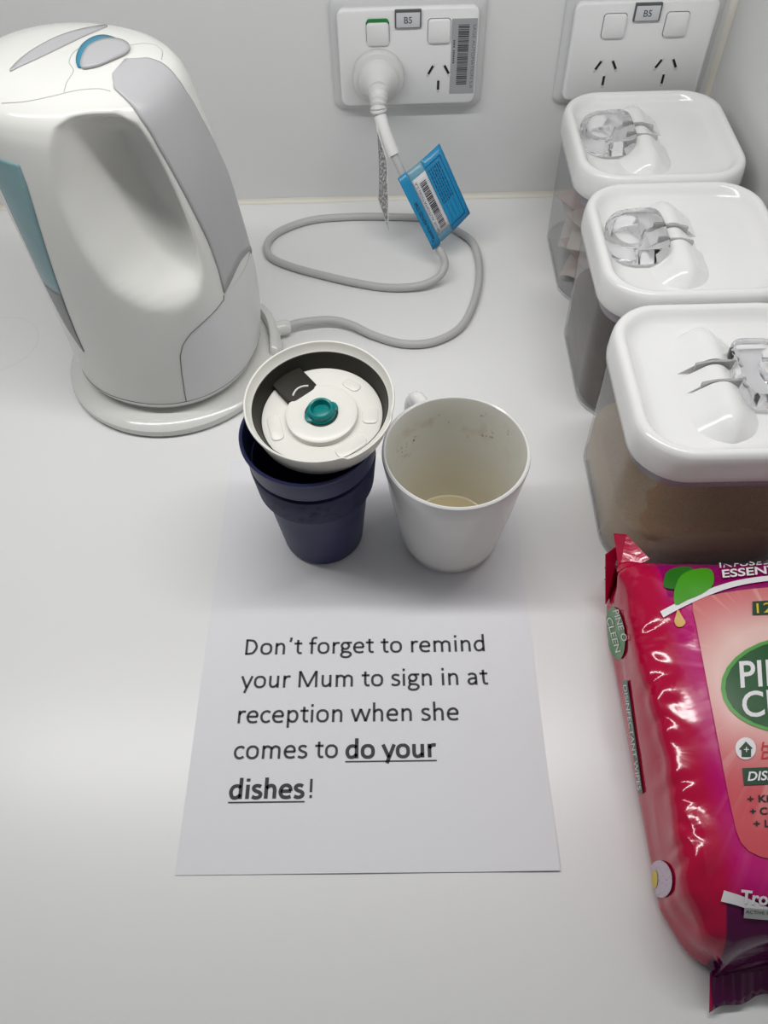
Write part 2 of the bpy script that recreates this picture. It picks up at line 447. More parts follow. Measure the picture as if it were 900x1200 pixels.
wq = [k for k in (kinv(*p) for p in ((22, 192), (31, 215), (40, 245), (52, 285), (65, 325), (78, 362), (90, 392), (99, 412))) if k is not None]
wb_ = tab([t_of_z(k[1]) for k in wq], [abs(k[0]) for k in wq]); wz0, wz1 = min(k[1] for k in wq), max(k[1] for k in wq)
wwd = tab([t_of_z(wz0), t_of_z(wz0+.02), t_of_z(wz0+.06), t_of_z(wz1-.02), t_of_z(wz1)], [0.01, 0.16, 0.30, 0.40, 0.34])
wzm = wz0+0.36*(wz1-wz0); tail_m = mat('window_tail', (0.20, 0.21, 0.21), 0.15)
for s in (-1, 1):
    surf_patch('water_window', lambda t: s*wb_(t), lambda t: s*(wb_(t)+wwd(t)), wzm, wz1, win_m, 0.0003, nu=12, nv=30, thick=0.0008)
    surf_patch('water_window_tail', lambda t: s*wb_(t), lambda t: s*(wb_(t)+wwd(t)), wz0, wzm, tail_m, 0.0003, nu=12, nv=20, thick=0.0008)
# lid pieces on the sloping top
lens = [(12, 84), (25, 70), (45, 56), (70, 43.5), (98, 35), (126, 31), (98, 43.5), (70, 57), (45, 69), (25, 78)]
patch('lid_grip', lens, KB, grey_p, kettle, 0.0005, thick=0.0012, smooth=4)
ring = [(91, 79), (90, 68), (96, 55), (108, 46), (122, 43), (137, 47), (150, 55), (148, 62), (130, 71), (112, 78), (98, 80)]
teal = mat('teal_plastic_trim', (0.02, 0.22, 0.34), 0.25)
patch('lid_button_surround', ring, KB, teal, kettle, 0.0006, thick=0.0014, smooth=4)
btn = [(96, 81.5), (97, 70), (103, 59), (114, 52), (128, 48.5), (143, 50), (152, 56), (149, 64), (130, 73), (112, 80)]
patch('lid_button', btn, KB, grey_p, kettle, 0.0014, thick=0.0016, smooth=4)

# kettle's power base with its flex and plug
kb = thing('kettle_power_base', 'round white kettle power base with grey flex plugged into the wall outlet', 'kettle base', KC)
lathe('base_plate', [(0.0, 0.0015), (0.080, 0.0), (0.0845, 0.001), (0.086, 0.004), (0.0855, 0.0075), (0.082, 0.0105), (0.074, 0.0125), (0.067, 0.013), (0.0655, 0.0155), (0.0, 0.0155)], white_p, kb, segs=96)
# raised housing where the flex enters the base
ca = math.atan2(at(336, 383, 2, 0.008).y-KC.y, at(336, 383, 2, 0.008).x-KC.x)
v, f = [], []; prof = [(0.0795, 0.006), (0.0790, 0.016), (0.0805, 0.020), (0.0835, 0.0205), (0.0865, 0.018), (0.0885, 0.010), (0.0890, 0.0015)]
na = 24
for i in range(na+1):
    q = 2*i/na-1; k = math.sqrt(max(0, 1-abs(q)**2.5))
    for r, z in prof: v.append((r*math.cos(ca+0.42*q), r*math.sin(ca+0.42*q), 0.0015+(z-0.0015)*(0.30+0.70*k)))
for i in range(na):
    for k in range(len(prof)-1): a = i*len(prof)+k; f.append((a, a+1, a+len(prof)+1, a+len(prof)))
f.append(tuple(range(len(prof)))); f.append(tuple(na*len(prof)+k for k in range(len(prof))))
pyd('flex_housing', v, f, white_p, kb)
flex_m = mat('flex_grey', (0.50, 0.50, 0.49), 0.42)
px_path = [(336, 383), (352, 378), (385, 375), (410, 380), (440, 394), (475, 403), (510, 400), (540, 383), (556, 353), (562, 318), (556, 288), (540, 273), (505, 257), (460, 254), (410, 254), (365, 258), (330, 270), (314, 284), (316, 300), (340, 312), (380, 323), (420, 332), (455, 337), (490, 335), (512, 326), (521, 313)]
PR = 0.0034
pts = []
for i, p in enumerate(px_path):
    z = PR+0.0002
    if i < 4: z = (0.009, 0.0085, 0.0075, 0.006)[i]
    if i > 22: z = (0.0055, 0.010, 0.016)[i-23]
    pts.append(np.array(at(p[0], p[1], 2, z)))
y_end = pts[-1][1]
hang = [(519, 300), (508, 280), (491, 245), (474, 208), (460, 178), (450, 152), (444, 131)]
n = len(hang)
for i, p in enumerate(hang):
    yy = y_end+(-0.052-y_end)*((i+1)/n)**0.8; pts.append(np.array(at(p[0], p[1], 1, yy)))
cord_pts = spline([p-np.array(KC) for p in pts], 8)
cord = tube('power_flex', cord_pts, PR, flex_m, kb, segs=14)
p0 = pts[0]-np.array(KC); d0 = p0/np.linalg.norm(p0[:2])*1.0; d0[2] = 0
tube('flex_grip', [p0-d0*0.012, p0-d0*0.003, p0+d0*0.001, p0+d0*0.003], [0.0062, 0.0062, 0.006, 0.0045], white_p, kb, segs=16)

# ------------------------------------------------------------------ outlets on the back wall
plate_m = mat('outlet_white', (0.80, 0.80, 0.80), 0.3)
sur_m = mat('outlet_surround', (0.62, 0.63, 0.63), 0.35)
dark = mat('slot_black', (0.01, 0.01, 0.01), 0.6)
ink = mat('black_ink', (0.02, 0.02, 0.022), 0.7)
PWD, PHT = 0.1165, 0.0783
def outlet(x0, z0, label, on, stick):
    o = thing('power_outlet', label, 'power outlet', (x0+PWD/2, 0, z0+PHT/2), 'double outlets on the back wall')
    o.rotation_euler = (math.pi/2, 0, 0)     # local x right, y up, z out of the wall
    loft('surround', [(PWD/2+.0065, PHT/2+.0065, .008, 0.0), (PWD/2+.0065, PHT/2+.0065, .008, .003), (PWD/2+.0045, PHT/2+.0045, .007, .005), (PWD/2+.001, PHT/2+.001, .006, .0055)], sur_m, o)
    loft('face_plate', [(PWD/2-.0008, PHT/2-.0008, .0055, .0052), (PWD/2, PHT/2, .006, .0065), (PWD/2, PHT/2, .006, .0105), (PWD/2-.0004, PHT/2-.0004, .006, .0115), (PWD/2-.0012, PHT/2-.0012, .0055, .012)], plate_m, o)
    for k, sx in enumerate((-0.0250, 0.0257)):
        sy = 0.0218
        gap = rbox('switch_gap', .0096, .0096, .0004, .0028, mat('switch_gap_grey', (0.10, 0.10, 0.10), 0.6), o, bev=0.0001, loc=(sx, sy, 0.0119))
        sw = loft('switch', [(.0092, .0092, .0026, 0), (.0092, .0092, .0026, .0016), (.0085, .0085, .0026, .0022)], plate_m, o, loc=(sx, sy, 0.0121))
        if on and k == 0:
            sw.rotation_euler = (math.radians(6), 0, 0); sw.location = (sx, sy-0.0012, 0.0122)
            rbox('on_indicator', .0090, .0030, .0012, .0024, mat('indicator_green', (0.02, 0.20, 0.05), 0.4), o, bev=0.0002, loc=(sx, sy+.0075, 0.0121))
    for k, sx in enumerate((-0.0250, 0.0262)):
        if on and k == 0: continue
        parts = []
        for (dx, dy, a, L) in ((-0.0068, -.0095, -30, .0078), (0.0068, -.0095, 30, .0078), (0.0, -.0225, 0, .0078)):
            recess = rbox('slot_recess', .0014, L/2+.0022, .0003, .0013, mat('slot_recess_white', (0.66, 0.66, 0.66), 0.4), o, bev=0.0001, loc=(sx+dx, dy-.0005, 0.01195), rot=(0, 0, math.radians(a)))
            rbox('pin_slot', .0010, L/2, .0003, .0001, dark, o, bev=0.0001, loc=(sx+dx, dy, 0.0121), rot=(0, 0, math.radians(a)), smooth=False)
    fr = rbox('label_holder', .0108, .0068, .0022, .0006, mat('label_frame_dark', (0.10, 0.10, 0.105), 0.35), o, bev=0.0003, loc=(0.0, PHT/2-.0072, 0.0118))
    rbox('label_card', .0096, .0056, .0003, .0004, mat('label_card_grey', (0.60, 0.62, 0.64), 0.3), fr, bev=0.0001, loc=(0, -0.0006, 0.0021))
    text_flat('label_text', 'B5', -.0032, .0032, -.0030, .0052, ink, fr, z=0.00255)
    if stick:
        st = rbox('asset_sticker', .0105, .0305, .0003, .0003, mat('sticker_silver', (0.36, 0.37, 0.38), 0.35, 0.5), o, bev=0.0001, loc=(0.0466, 0.0001, 0.0119), smooth=False)
        rnd = random.Random(3); y = .026; bars = []
        while y > -.022:
            w = rnd.choice((.0004, .0006, .0009)); bars.append(box_vf(-.0050, .0040, y-w, y, .00032, .00036)); y -= w+rnd.choice((.0004, .0005, .0007))
        v, f = join_vf(bars); tag(pyd('barcode', v, f, ink, st, smooth=False), kind='stuff')
        t = text_flat('sticker_text', 'SAGE AUTOMATION S.A', -.026, .026, 0, .0027, mat('sticker_ink_grey', (0.14, 0.14, 0.145), 0.6), st, z=0); t.rotation_euler = (0, 0, -math.pi/2); t.location = (0.0068, 0.0, 0.00035)
        v, f = join_vf([box_vf(-.0088, -.0074, .013-.0016*q, .0139-.0016*q, .00032, .00036) for q in range(12) if q != 4]); tag(pyd('tiny_number_print', v, f, ink, st, smooth=False), kind='stuff')
    return o
o1 = outlet(-0.0396, 0.1001, 'white double power outlet B5 with kettle plug and silver barcode sticker', True, True)
o2 = outlet(0.1545, 0.1001, 'white double power outlet B5 with empty sockets behind the canisters', False, False)
# plug (part of the kettle base's flex)
plug_m = mat('plug_white', (0.66, 0.66, 0.65), 0.4)
PX, PZ = -0.0068, 0.1270
plug = lathe('plug', [(0.0, 0.0), (0.0212, 0.0), (0.0222, 0.0012), (0.0222, 0.0075), (0.0212, 0.0095), (0.0178, 0.0108), (0.0172, 0.0148), (0.0160, 0.0168), (0.0128, 0.0195), (0.0105, 0.0245), (0.0085, 0.028), (0.0, 0.029)], plug_m, kb, segs=64)
plug.rotation_euler = (math.pi/2, 0, 0); plug.location = Vector((PX, -0.0123, PZ))-KC
e1 = np.array(pts[-1]); e0 = np.array([PX, -0.034, PZ-0.001]); path = spline([e0, e0*0.6+e1*0.4+np.array([0, -0.004, 0.002]), e1+np.array([-0.0004, 0.001, 0.004]), e1], 8)
path = [p-np.array(KC) for p in path]
nn = len(path); rad = []
for i in range(nn):
    q = i/(nn-1); r = 0.0085*(1-q)+0.0056*q
    if q < 0.8: r += 0.0007*math.cos(q*42)
    if q > 0.8: r = 0.0070
    if q > 0.97: r = 0.0050
    rad.append(r)
tube('plug_sleeve', path, rad, plug_m, kb, segs=24)

# tags hanging on the flex
def frame_on_cord(i):
    a, b = np.array(pts[i]), np.array(pts[i+1]); return a, b
paper_w = mat('tag_white', (0.78, 0.78, 0.77), 0.6)
def plane_grid(A, B, C, D, n=8, bend=None):
    A, B, C, D = map(np.array, (A, B, C, D)); v, f = [], []
    nrm = np.cross(B-A, D-A); nrm /= np.linalg.norm(nrm)
    for i in range(n+1):
        for j in range(n+1):
            s, t = i/n, j/n; p = A*(1-s)*(1-t)+B*s*(1-t)+C*s*t+D*(1-s)*t
            if bend: p = p+nrm*bend(s, t)
            v.append(p)
    for i in range(n):
        for j in range(n): a = i*(n+1)+j; f.append((a, a+n+1, a+n+2, a+1))
    return v, f
def solid(o, th):
    md = o.modifiers.new('thickness', 'SOLIDIFY'); md.thickness = th; md.offset = 0; return o
yt = pts[-3][1]
ct = thing('care_tag', 'folded white printed care tag wrapped round the flex below the plug', 'tag', at(452, 165, 1, -0.066))
bpy.context.view_layer.update(); inv = ct.matrix_world.inverted()
wrap = [np.array(KC)+p for p in cord_pts[239:255]]
tube('tag_wrap', [inv @ Vector(p) for p in wrap], 0.0054, paper_w, ct, segs=20)
A = at(441, 146, 1, -0.066); B = at(452, 186, 1, -0.074); C = at(456.5, 270, 1, -0.078); D = at(443, 234, 1, -0.068)
v, f = plane_grid(A, B, C, D, 10, lambda s, t: 0.0015*math.sin(3*t+s))
leaf = solid(pyd('tag_leaf', [inv @ Vector(p) for p in v], f, paper_w, ct, angle=None, recalc=False), 0.0002)
A2, B2, C2, D2 = [np.array(p) for p in (A, B, C, D)]
bars = []
nrm = np.cross(B2-A2, D2-A2); nrm /= np.linalg.norm(nrm)
if nrm @ (CAM-A2) < 0: nrm = -nrm
sgn = 1 if np.cross(B2-A2, D2-A2) @ (CAM-A2) > 0 else -1
rnd = random.Random(5)
def tp(s, t): return Vector(A2*(1-s)*(1-t)+B2*s*(1-t)+C2*s*t+D2*(1-s)*t+nrm*(0.0004+sgn*0.0015*math.sin(3*t+s)))
for k in range(26):      # rows of tiny print
    t0 = 0.06+0.9*k/26; s0 = 0.08
    while s0 < 0.9:
        w = rnd.uniform(.05, .22); s1 = min(s0+w, 0.93); h = 0.016
        q = len(bars); bars.append(([inv @ tp(s0, t0), inv @ tp(s1, t0), inv @ tp(s1, t0+h), inv @ tp(s0, t0+h)], [(0, 1, 2, 3)])); s0 = s1+0.05
v, f = join_vf(bars); tag(pyd('tag_print', v, f, ink, ct, smooth=False, recalc=False), kind='stuff')

tt = thing('test_tag', 'translucent blue electrical test tag with barcode stuck round the flex', 'tag', at(510, 230, 1, -0.08))
bpy.context.view_layer.update(); inv = tt.matrix_world.inverted()
blue = clear_mat('blue_film', (0.05, 0.46, 0.78), 0.25, 1.3, haze=((0.04, 0.40, 0.68), 0.6))
bluepale = clear_mat('pale_blue_film', (0.40, 0.70, 0.82), 0.25, 1.3, haze=((0.30, 0.55, 0.66), 0.5))
blued = mat('blue_print', (0.004, 0.07, 0.20), 0.5)
yA, yB = -0.086, -0.104
TQ = [np.array(at(468.5, 208, 1, -0.090)), np.array(at(515, 168, 1, -0.072)), np.array(at(551, 250, 1, -0.086)), np.array(at(509, 290, 1, -0.108))]
# tag corner order: flex top, outer top, outer bottom, flex bottom
nb = np.cross(TQ[1]-TQ[0], TQ[3]-TQ[0]); nb /= np.linalg.norm(nb)
if nb @ (CAM-TQ[0]) < 0: nb = -nb
def tq(s, t, off=0.0):
    p = TQ[0]*(1-s)*(1-t)+TQ[1]*s*(1-t)+TQ[2]*s*t+TQ[3]*(1-s)*t
    return p+nb*(off+0.0025*math.sin(s*math.pi))
def tag_piece(name, s0, s1, t0, t1, m, off, n=8, parent=tt):
    v = [inv @ Vector(tq(s0+(s1-s0)*i/n, t0+(t1-t0)*j/n, off)) for i in range(n+1) for j in range(n+1)]
    f = [(i*(n+1)+j, (i+1)*(n+1)+j, (i+1)*(n+1)+j+1, i*(n+1)+j+1) for i in range(n) for j in range(n)]
    return solid(pyd(name, v, f, m, parent, angle=None, recalc=False), 0.00015)
tag_piece('tag_clear_strip', 0.14, 0.50, 0.0, 1.0, bluepale, 0.0)
tag_piece('tag_film', 0.50, 1.0, 0.0, 1.0, blue, 0.0)
tag_piece('tag_fold', -0.06, 0.14, -0.02, 1.0, blue, 0.003)
lab = tag_piece('barcode_label', 0.17, 0.50, 0.13, 0.90, mat('label_paper', (0.62, 0.62, 0.64), 0.5), 0.0004)
def tag_marks(name, rects, m, off, parent):
    V, Fc = [], []
    for s0, s1, t0, t1 in rects:
        b = len(V); k = 3
        for i in range(k+1):
            V += [inv @ Vector(tq(s0+(s1-s0)*i/k, t0, off)), inv @ Vector(tq(s0+(s1-s0)*i/k, t1, off))]
        for i in range(k): Fc.append((b+2*i, b+2*i+2, b+2*i+3, b+2*i+1))
    return tag(pyd(name, V, Fc, m, parent, smooth=False, recalc=False), kind='stuff')
rnd = random.Random(11); t0 = 0.22; rects = []
while t0 < 0.86:
    w = rnd.choice((.007, .010, .016)); rects.append((0.29, 0.43, t0, t0+w)); t0 += w+rnd.choice((.006, .008, .012))
tag_marks('barcode', rects, ink, 0.0007, lab)
rects = []
for k in range(6):
    s0 = 0.56+0.050*k; t0 = 0.16
    while t0 < 0.62:
        w = rnd.uniform(.02, .06); rects.append((s0, s0+0.022, t0, t0+w)); t0 += w+0.014
for k in range(3): rects.append((0.60+0.1*k, 0.606+0.1*k, 0.66, 0.88))
tag_marks('tag_form_print', rects, blued, 0.0004, tt)
tag_marks('tag_form_border', [(0.53, 0.90, 0.105, 0.115), (0.53, 0.90, 0.925, 0.935), (0.895, 0.905, 0.105, 0.935)], blued, 0.00045, tt)
def tag_text(name, txt, s, t0, t1, hs, m, off, parent):
    v, f = text_mesh(txt); a, b = v[:, 0].min(), v[:, 0].max()
    V = [inv @ Vector(tq(s+hs*y/CAPH, t1+(t0-t1)*(1-(x-a)/(b-a))*1.0 if False else t0+(t1-t0)*(x-a)/(b-a), off)) for x, y in v]
    return pyd(name, V, f, m, parent, smooth=False, recalc=False)
tag_text('tag_text', 'Tested to AS/NZS 3760', 0.075, 0.92, 0.36, -0.075, ink, 0.0036, tt)
tag_text('barcode_text', 'SAGE AUTOMATION S.A', 0.25, 0.88, 0.17, -0.05, mat('sticker_ink_grey', (0.14, 0.14, 0.145), 0.6), 0.0007, lab)

# ------------------------------------------------------------------ printed note
PA = (-0.12422, -0.62464); PRZ = -0.00223
note = thing('paper_note', 'white printed paper note about doing your dishes, lying under the cups', 'note', (PA[0], PA[1], 0.0004)); note.rotation_euler = (0, 0, PRZ)
n = 24; v, f = [], []
def note_z(x, y):
    return 0.0010*math.exp(-((x-0.21)**2+y*y)/0.0012)+0.0006*math.exp(-((x-0.1)**2)/0.002-(y*y)/0.0004)
for i in range(n+1):
    for j in range(n+1): x, y = 0.21*i/n, 0.292*j/n; v.append((x, y, note_z(x, y)))
f = [(i*(n+1)+j, (i+1)*(n+1)+j, (i+1)*(n+1)+j+1, i*(n+1)+j+1) for i in range(n) for j in range(n)]
solid(pyd('sheet', v, f, mat('copy_paper', (0.78, 0.78, 0.80), 0.85, 0.2), note, smooth=False, recalc=False), 0.0002)
TM = mat('toner', (0.030, 0.030, 0.034), 0.6)
# humanist sans lettering drawn as pen strokes: glyph -> (advance, [strokes]); a stroke is ('l' straight | 'c' curved | 'o' closed, points)
XH, CAP = 0.466, 0.634
GL = {
 ' ': (.226, []),
 'D': (.615, [('l', [(.13, 0), (.13, CAP)]), ('c', [(.11, .592), (.24, .592), (.40, .545), (.505, .32), (.40, .095), (.24, .042), (.11, .042)])]),
 'M': (.855, [('l', [(.12, 0), (.12, CAP)]), ('l', [(.135, .615), (.4275, .02), (.72, .615)]), ('l', [(.735, CAP), (.735, 0)])]),
 'a': (.479, [('c', [(.082, .385), (.15, .422), (.235, .432), (.33, .395), (.357, .30), (.357, .15), (.357, 0)]), ('c', [(.357, .255), (.22, .25), (.115, .21), (.083, .125), (.13, .045), (.22, .036), (.30, .075), (.357, .135)])]),
 'c': (.423, [('c', [(.385, .385), (.28, .432), (.16, .40), (.085, .30), (.083, .17), (.15, .062), (.27, .032), (.388, .082)])]),
 'd': (.525, [('l', [(.405, 0), (.405, .70)]), ('c', [(.405, .372), (.30, .431), (.17, .405), (.092, .29), (.090, .17), (.15, .055), (.25, .035), (.34, .075), (.405, .145)])]),
 'e': (.498, [('l', [(.085, .238), (.438, .238)]), ('c', [(.420, .238), (.405, .345), (.335, .422), (.235, .432), (.14, .385), (.085, .28), (.085, .17), (.15, .062), (.26, .032), (.35, .036), (.428, .062)])]),
 'f': (.305, [('c', [(.128, 0), (.128, .25), (.128, .48), (.145, .60), (.20, .652), (.26, .660), (.312, .648)]), ('l', [(.015, .430), (.288, .430)])]),
 'g': (.471, [('o', [(.075, .305), (.13, .41), (.215, .435), (.30, .41), (.352, .305), (.30, .205), (.215, .178), (.13, .205)]), ('l', [(.27, .432), (.460, .432)]), ('c', [(.135, .205), (.095, .15), (.11, .085), (.20, .062), (.32, .052), (.408, .0), (.412, -.075), (.34, -.138), (.22, -.156), (.11, -.130), (.062, -.070), (.095, .010), (.14, .055)])]),
 'h': (.525, [('l', [(.122, 0), (.122, .70)]), ('c', [(.122, .335), (.20, .405), (.285, .432), (.37, .395), (.405, .29), (.405, .15), (.405, 0)])]),
 'i': (.229, [('l', [(.1145, 0), (.1145, XH)]), ('l', [(.1145, .575), (.1145, .672)])]),
 'm': (.799, [('l', [(.122, 0), (.122, XH)]), ('c', [(.122, .345), (.19, .41), (.265, .432), (.345, .395), (.40, .29), (.40, .15), (.40, 0)][0:3]+[(.335, .405), (.400, .38), (.400, .15), (.400, 0)][0:1]+[(.385, .37), (.400, .28), (.400, .14), (.400, 0)]), ('c', [(.400, .335), (.47, .405), (.545, .432), (.615, .405), (.663, .37), (.678, .28), (.678, .14), (.678, 0)])]),
 'n': (.525, [('l', [(.122, 0), (.122, XH)]), ('c', [(.122, .335), (.20, .405), (.285, .432), (.37, .395), (.405, .29), (.405, .15), (.405, 0)])]),
 'o': (.527, [('o', [(.082, .233), (.105, .355), (.19, .425), (.2635, .433), (.337, .425), (.422, .355), (.445, .233), (.422, .111), (.337, .041), (.2635, .033), (.19, .041), (.105, .111)])]),
 'p': (.525, [('l', [(.122, -.185), (.122, XH)]), ('c', [(.122, .33), (.20, .40), (.28, .431), (.37, .405), (.435, .30), (.435, .17), (.375, .06), (.28, .033), (.19, .06), (.122, .13)])]),
 'r': (.349, [('l', [(.122, 0), (.122, XH)]), ('c', [(.122, .31), (.17, .39), (.235, .428), (.29, .432), (.345, .420)])]),
 's': (.391, [('c', [(.330, .395), (.26, .428), (.17, .430), (.095, .385), (.095, .310), (.16, .258), (.26, .218), (.325, .165), (.315, .080), (.23, .033), (.14, .033), (.048, .068)])]),
 't': (.335, [('c', [(.158, .575), (.158, .40), (.158, .20), (.170, .090), (.215, .042), (.265, .036), (.315, .046)]), ('l', [(.020, .430), (.315, .430)])]),
 'u': (.525, [('c', [(.120, XH), (.120, .31), (.120, .17), (.15, .07), (.235, .033), (.33, .07), (.405, .145)]), ('l', [(.405, 0), (.405, XH)])]),
 'w': (.715, [('l', [(.032, XH), (.185, .01)]), ('l', [(.185, .01), (.357, XH)]), ('l', [(.357, XH), (.530, .01)]), ('l', [(.530, .01), (.683, XH)])]),
 'y': (.453, [('l', [(.035, XH), (.235, .01)]), ('c', [(.418, XH), (.33, .24), (.235, .0), (.165, -.185)])]),
 '!': (.326, [('l', [(.163, CAP), (.163, .19)]), ('l', [(.163, .0), (.163, .098)])]),
 '\u2019': (.250, [('c', [(.140, .68), (.135, .60), (.105, .50)])]),
}
def pen_text(name, txt, x0, x1, y, size, m, parent, z=0.0, pen=0.088, underline=None):
    V, Fc, x = [], [], 0.0
    def stroke(P, closed):
        n_ = len(P); b0 = len(V)
        for i in range(n_):
            a = P[i-1] if (i > 0 or closed) else P[0]; b = P[(i+1) % n_] if (i < n_-1 or closed) else P[-1]
            d = b-a; d = d/np.linalg.norm(d); nn = np.array([-d[1], d[0]])
            w_ = pen*(0.5 if True else 0.5)*(0.90+0.10*abs(nn[0]))
            V.append(P[i]+nn*w_); V.append(P[i]-nn*w_)
        for i in range(n_ if closed else n_-1):
            j = (i+1) % n_; Fc.append((b0+2*i, b0+2*i+1, b0+2*j+1, b0+2*j))
    for ch in txt:
        adv, st = GL[ch]
        for kind, P in st:
            P = [np.array(p, float)+np.array([x, 0]) for p in P]
            if kind == 'c': P = spline(P, 5)
            if kind == 'o': P = smooth_poly(P, 4)
            if kind == 'l' and len(P) > 2:
                for q in range(len(P)-1): stroke(P[q:q+2], False)
            else: stroke(P, kind == 'o')
        x += adv
    A_ = np.array(V); a, b = A_[:, 0].min(), A_[:, 0].max(); sx = (x1-x0)/(b-a)
    X = x0+(A_[:, 0]-a)*sx; Y = y+A_[:, 1]*size; Z = [z+1e-6*(i % 7) for i in range(len(X))]
    vv = [(p, q, z) for p, q in zip(X, Y)]
    if underline:
        k = len(vv); u0, u1, dy, th = underline; vv += [(u0, y-dy-th, z), (u1, y-dy-th, z), (u1, y-dy, z), (u0, y-dy, z)]; Fc.append((k, k+1, k+2, k+3))
    return pyd(name, vv, Fc, m, parent, smooth=False, recalc=False)
FS = 0.0172
pen_text('note_line', 'Don\u2019t forget to remind', 0.0259, 0.1796, 0.1310, FS, TM, note, z=0.0004)
pen_text('note_line', 'your Mum to sign in at', 0.0250, 0.1800, 0.1083, FS, TM, note, z=0.0004)
pen_text('note_line', 'reception when she', 0.0256, 0.1604, 0.0856, FS, TM, note, z=0.0004)
pen_text('note_line', 'comes to', 0.0253, 0.0873, 0.0636, FS, TM, note, z=0.0004)
pen_text('note_line', 'do your', 0.0918, 0.1458, 0.0632, FS, TM, note, z=0.0004, pen=0.125, underline=(0.0918, 0.1458, 0.0016, 0.0008))
pen_text('note_line', 'dishes', 0.0249, 0.0687, 0.0405, FS, TM, note, z=0.0004, pen=0.125, underline=(0.0249, 0.0690, 0.0016, 0.0008))
pen_text('note_line', '!', 0.0716, 0.0731, 0.0405, FS, TM, note, z=0.0004)

# ------------------------------------------------------------------ blue reusable cup
ZP = 0.0006     # top of the sheet
navy = mat('navy_plastic', (0.022, 0.026, 0.085), 0.42, 0.4)
navyband = mat('navy_silicone', (0.020, 0.024, 0.070), 0.6, 0.3, bump=(500, 0.25, 0.0004))
cup = thing('reusable_cup', 'navy blue plastic takeaway cup with a dark silicone grip band', 'cup', (-0.0504, -0.4005, ZP))
lathe('cup_body', [(0.0, 0.004), (0.020, 0.004), (0.0235, 0.0), (0.0262, 0.0005), (0.0275, 0.003), (0.0325, 0.050), (0.0365, 0.0885), (0.0368, 0.0900), (0.0390, 0.0910), (0.0395, 0.0925), (0.0405, 0.1060), (0.0420, 0.1078), (0.0420, 0.1092), (0.0412, 0.1100), (0.0400, 0.1094), (0.0392, 0.1060), (0.0340, 0.060), (0.0262, 0.006), (0.0, 0.0055)], navy, cup, segs=96)
lathe('grip_band', [(0.0350, 0.0640), (0.0366, 0.0640), (0.0374, 0.0648), (0.0394, 0.0866), (0.0392, 0.0880), (0.0366, 0.0884), (0.0345, 0.0660)], navyband, cup, segs=96)
band_print = []
rnd = random.Random(2)
for k in range(46):   # moulded texture on the band
    a = rnd.uniform(-2.3, -0.7); z = rnd.uniform(0.068, 0.084); L = rnd.uniform(0.03, 0.09)
    vv, ff = [], []
    for q in (0, 1):
        for i in range(4):
            r = 0.0374+(z-0.0648)*0.0917+0.0004+0.0003; aa = a+L*i/3; vv.append((r*math.cos(aa), r*math.sin(aa), z+0.0008*q))
    ff = [(i, i+1, i+5, i+4) for i in range(3)]; band_print.append((vv, ff))
v, f = join_vf(band_print); tag(pyd('band_relief', v, f, navyband, cup, smooth=False), kind='stuff')

# white drinking lid lying on the cup
LC = Vector((-0.0427, -0.3960, 0.1325)); LN = Vector((-0.022, -0.106, 0.99)).normalized()
lid = thing('cup_lid', 'white cup lid with dark inner band and teal plug, resting on the navy cup', 'lid', LC)
e_ = Vector((0, 1, 0)).cross(LN).normalized(); g_ = LN.cross(e_)
lid.rotation_euler = Matrix((e_, g_, LN)).transposed().to_euler()
lw = mat('lid_white', (0.76, 0.75, 0.69), 0.3)
ringprof = [(0.0372, -0.0195), (0.0385, -0.0200), (0.0395, -0.0190), (0.0432, -0.0030), (0.0440, -0.0008), (0.0437, 0.0), (0.0428, 0.0), (0.0423, -0.0008), (0.0414, -0.0050), (0.0403, -0.0056), (0.0398, -0.0064), (0.0366, -0.0180)]
v, f = lathe_vf(ringprof, 128, closed=True)
def dip(p):
    a = math.degrees(math.atan2(p[1], p[0])); w = sstep(a, -72, -66)*sstep(a, -14, -20)
    if p[2] > -0.004: return (p[0]*(1+0.012*w), p[1]*(1+0.012*w), p[2]-0.0028*w)
    return p
pyd('outer_ring', [dip(p) for p in v], f, lw, lid, angle=50)
olive = mat('dark_olive_band', (0.022, 0.021, 0.016), 0.5, 0.25)
lathe('inner_band', [(0.0404, -0.0058), (0.0396, -0.0060), (0.0362, -0.0176), (0.0372, -0.0180)], olive, lid, segs=96, closed=True)
lathe('lid_disc', [(0.0, -0.0172), (0.0325, -0.0172), (0.0345, -0.0165), (0.0360, -0.0168), (0.0362, -0.0185), (0.0, -0.0195)], lw, lid, segs=96)
lathe('hub', [(0.0, -0.0140), (0.0100, -0.0140), (0.0115, -0.0136), (0.0200, -0.0134), (0.0212, -0.0140), (0.0215, -0.0150), (0.0216, -0.0174)], lw, lid, segs=80)
tealp = mat('teal_plug', (0.0, 0.20, 0.19), 0.3)
stp = lathe('stopper', [(0.0, -0.0125), (0.0050, -0.0125), (0.0056, -0.0105), (0.0060, -0.0088), (0.0070, -0.0084), (0.0078, -0.0092), (0.0079, -0.0120), (0.0088, -0.0128), (0.0088, -0.0140), (0.0, -0.0142)], tealp, lid, segs=48)
rbox('stopper_wing', 0.0105, 0.0040, 0.0020, 0.0035, tealp, stp, loc=(0, 0, -0.0142), rot=(0, 0, math.radians(28)))
wing_gap = lathe('stopper_gap', [(0.0088, -0.0138), (0.0100, -0.0138)], mat('gap_dark', (0.02, 0.03, 0.03), 0.6), lid, segs=48)
fa = math.radians(128); fx, fy = math.cos(fa), math.sin(fa)
fl = rbox('sip_flap', 0.0105, 0.0125, 0.0038, 0.0045, olive, lid, bev=0.001, loc=(fx*0.0285, fy*0.0285, -0.0172), rot=(0, 0, fa-math.pi/2))
sl = tube('flap_slot', [(0.0062*math.sin(a), -0.0065+0.0015*math.cos(2*a), 0.0040) for a in np.linspace(-1.2, 1.2, 9)], 0.0006, lw, fl, segs=6)
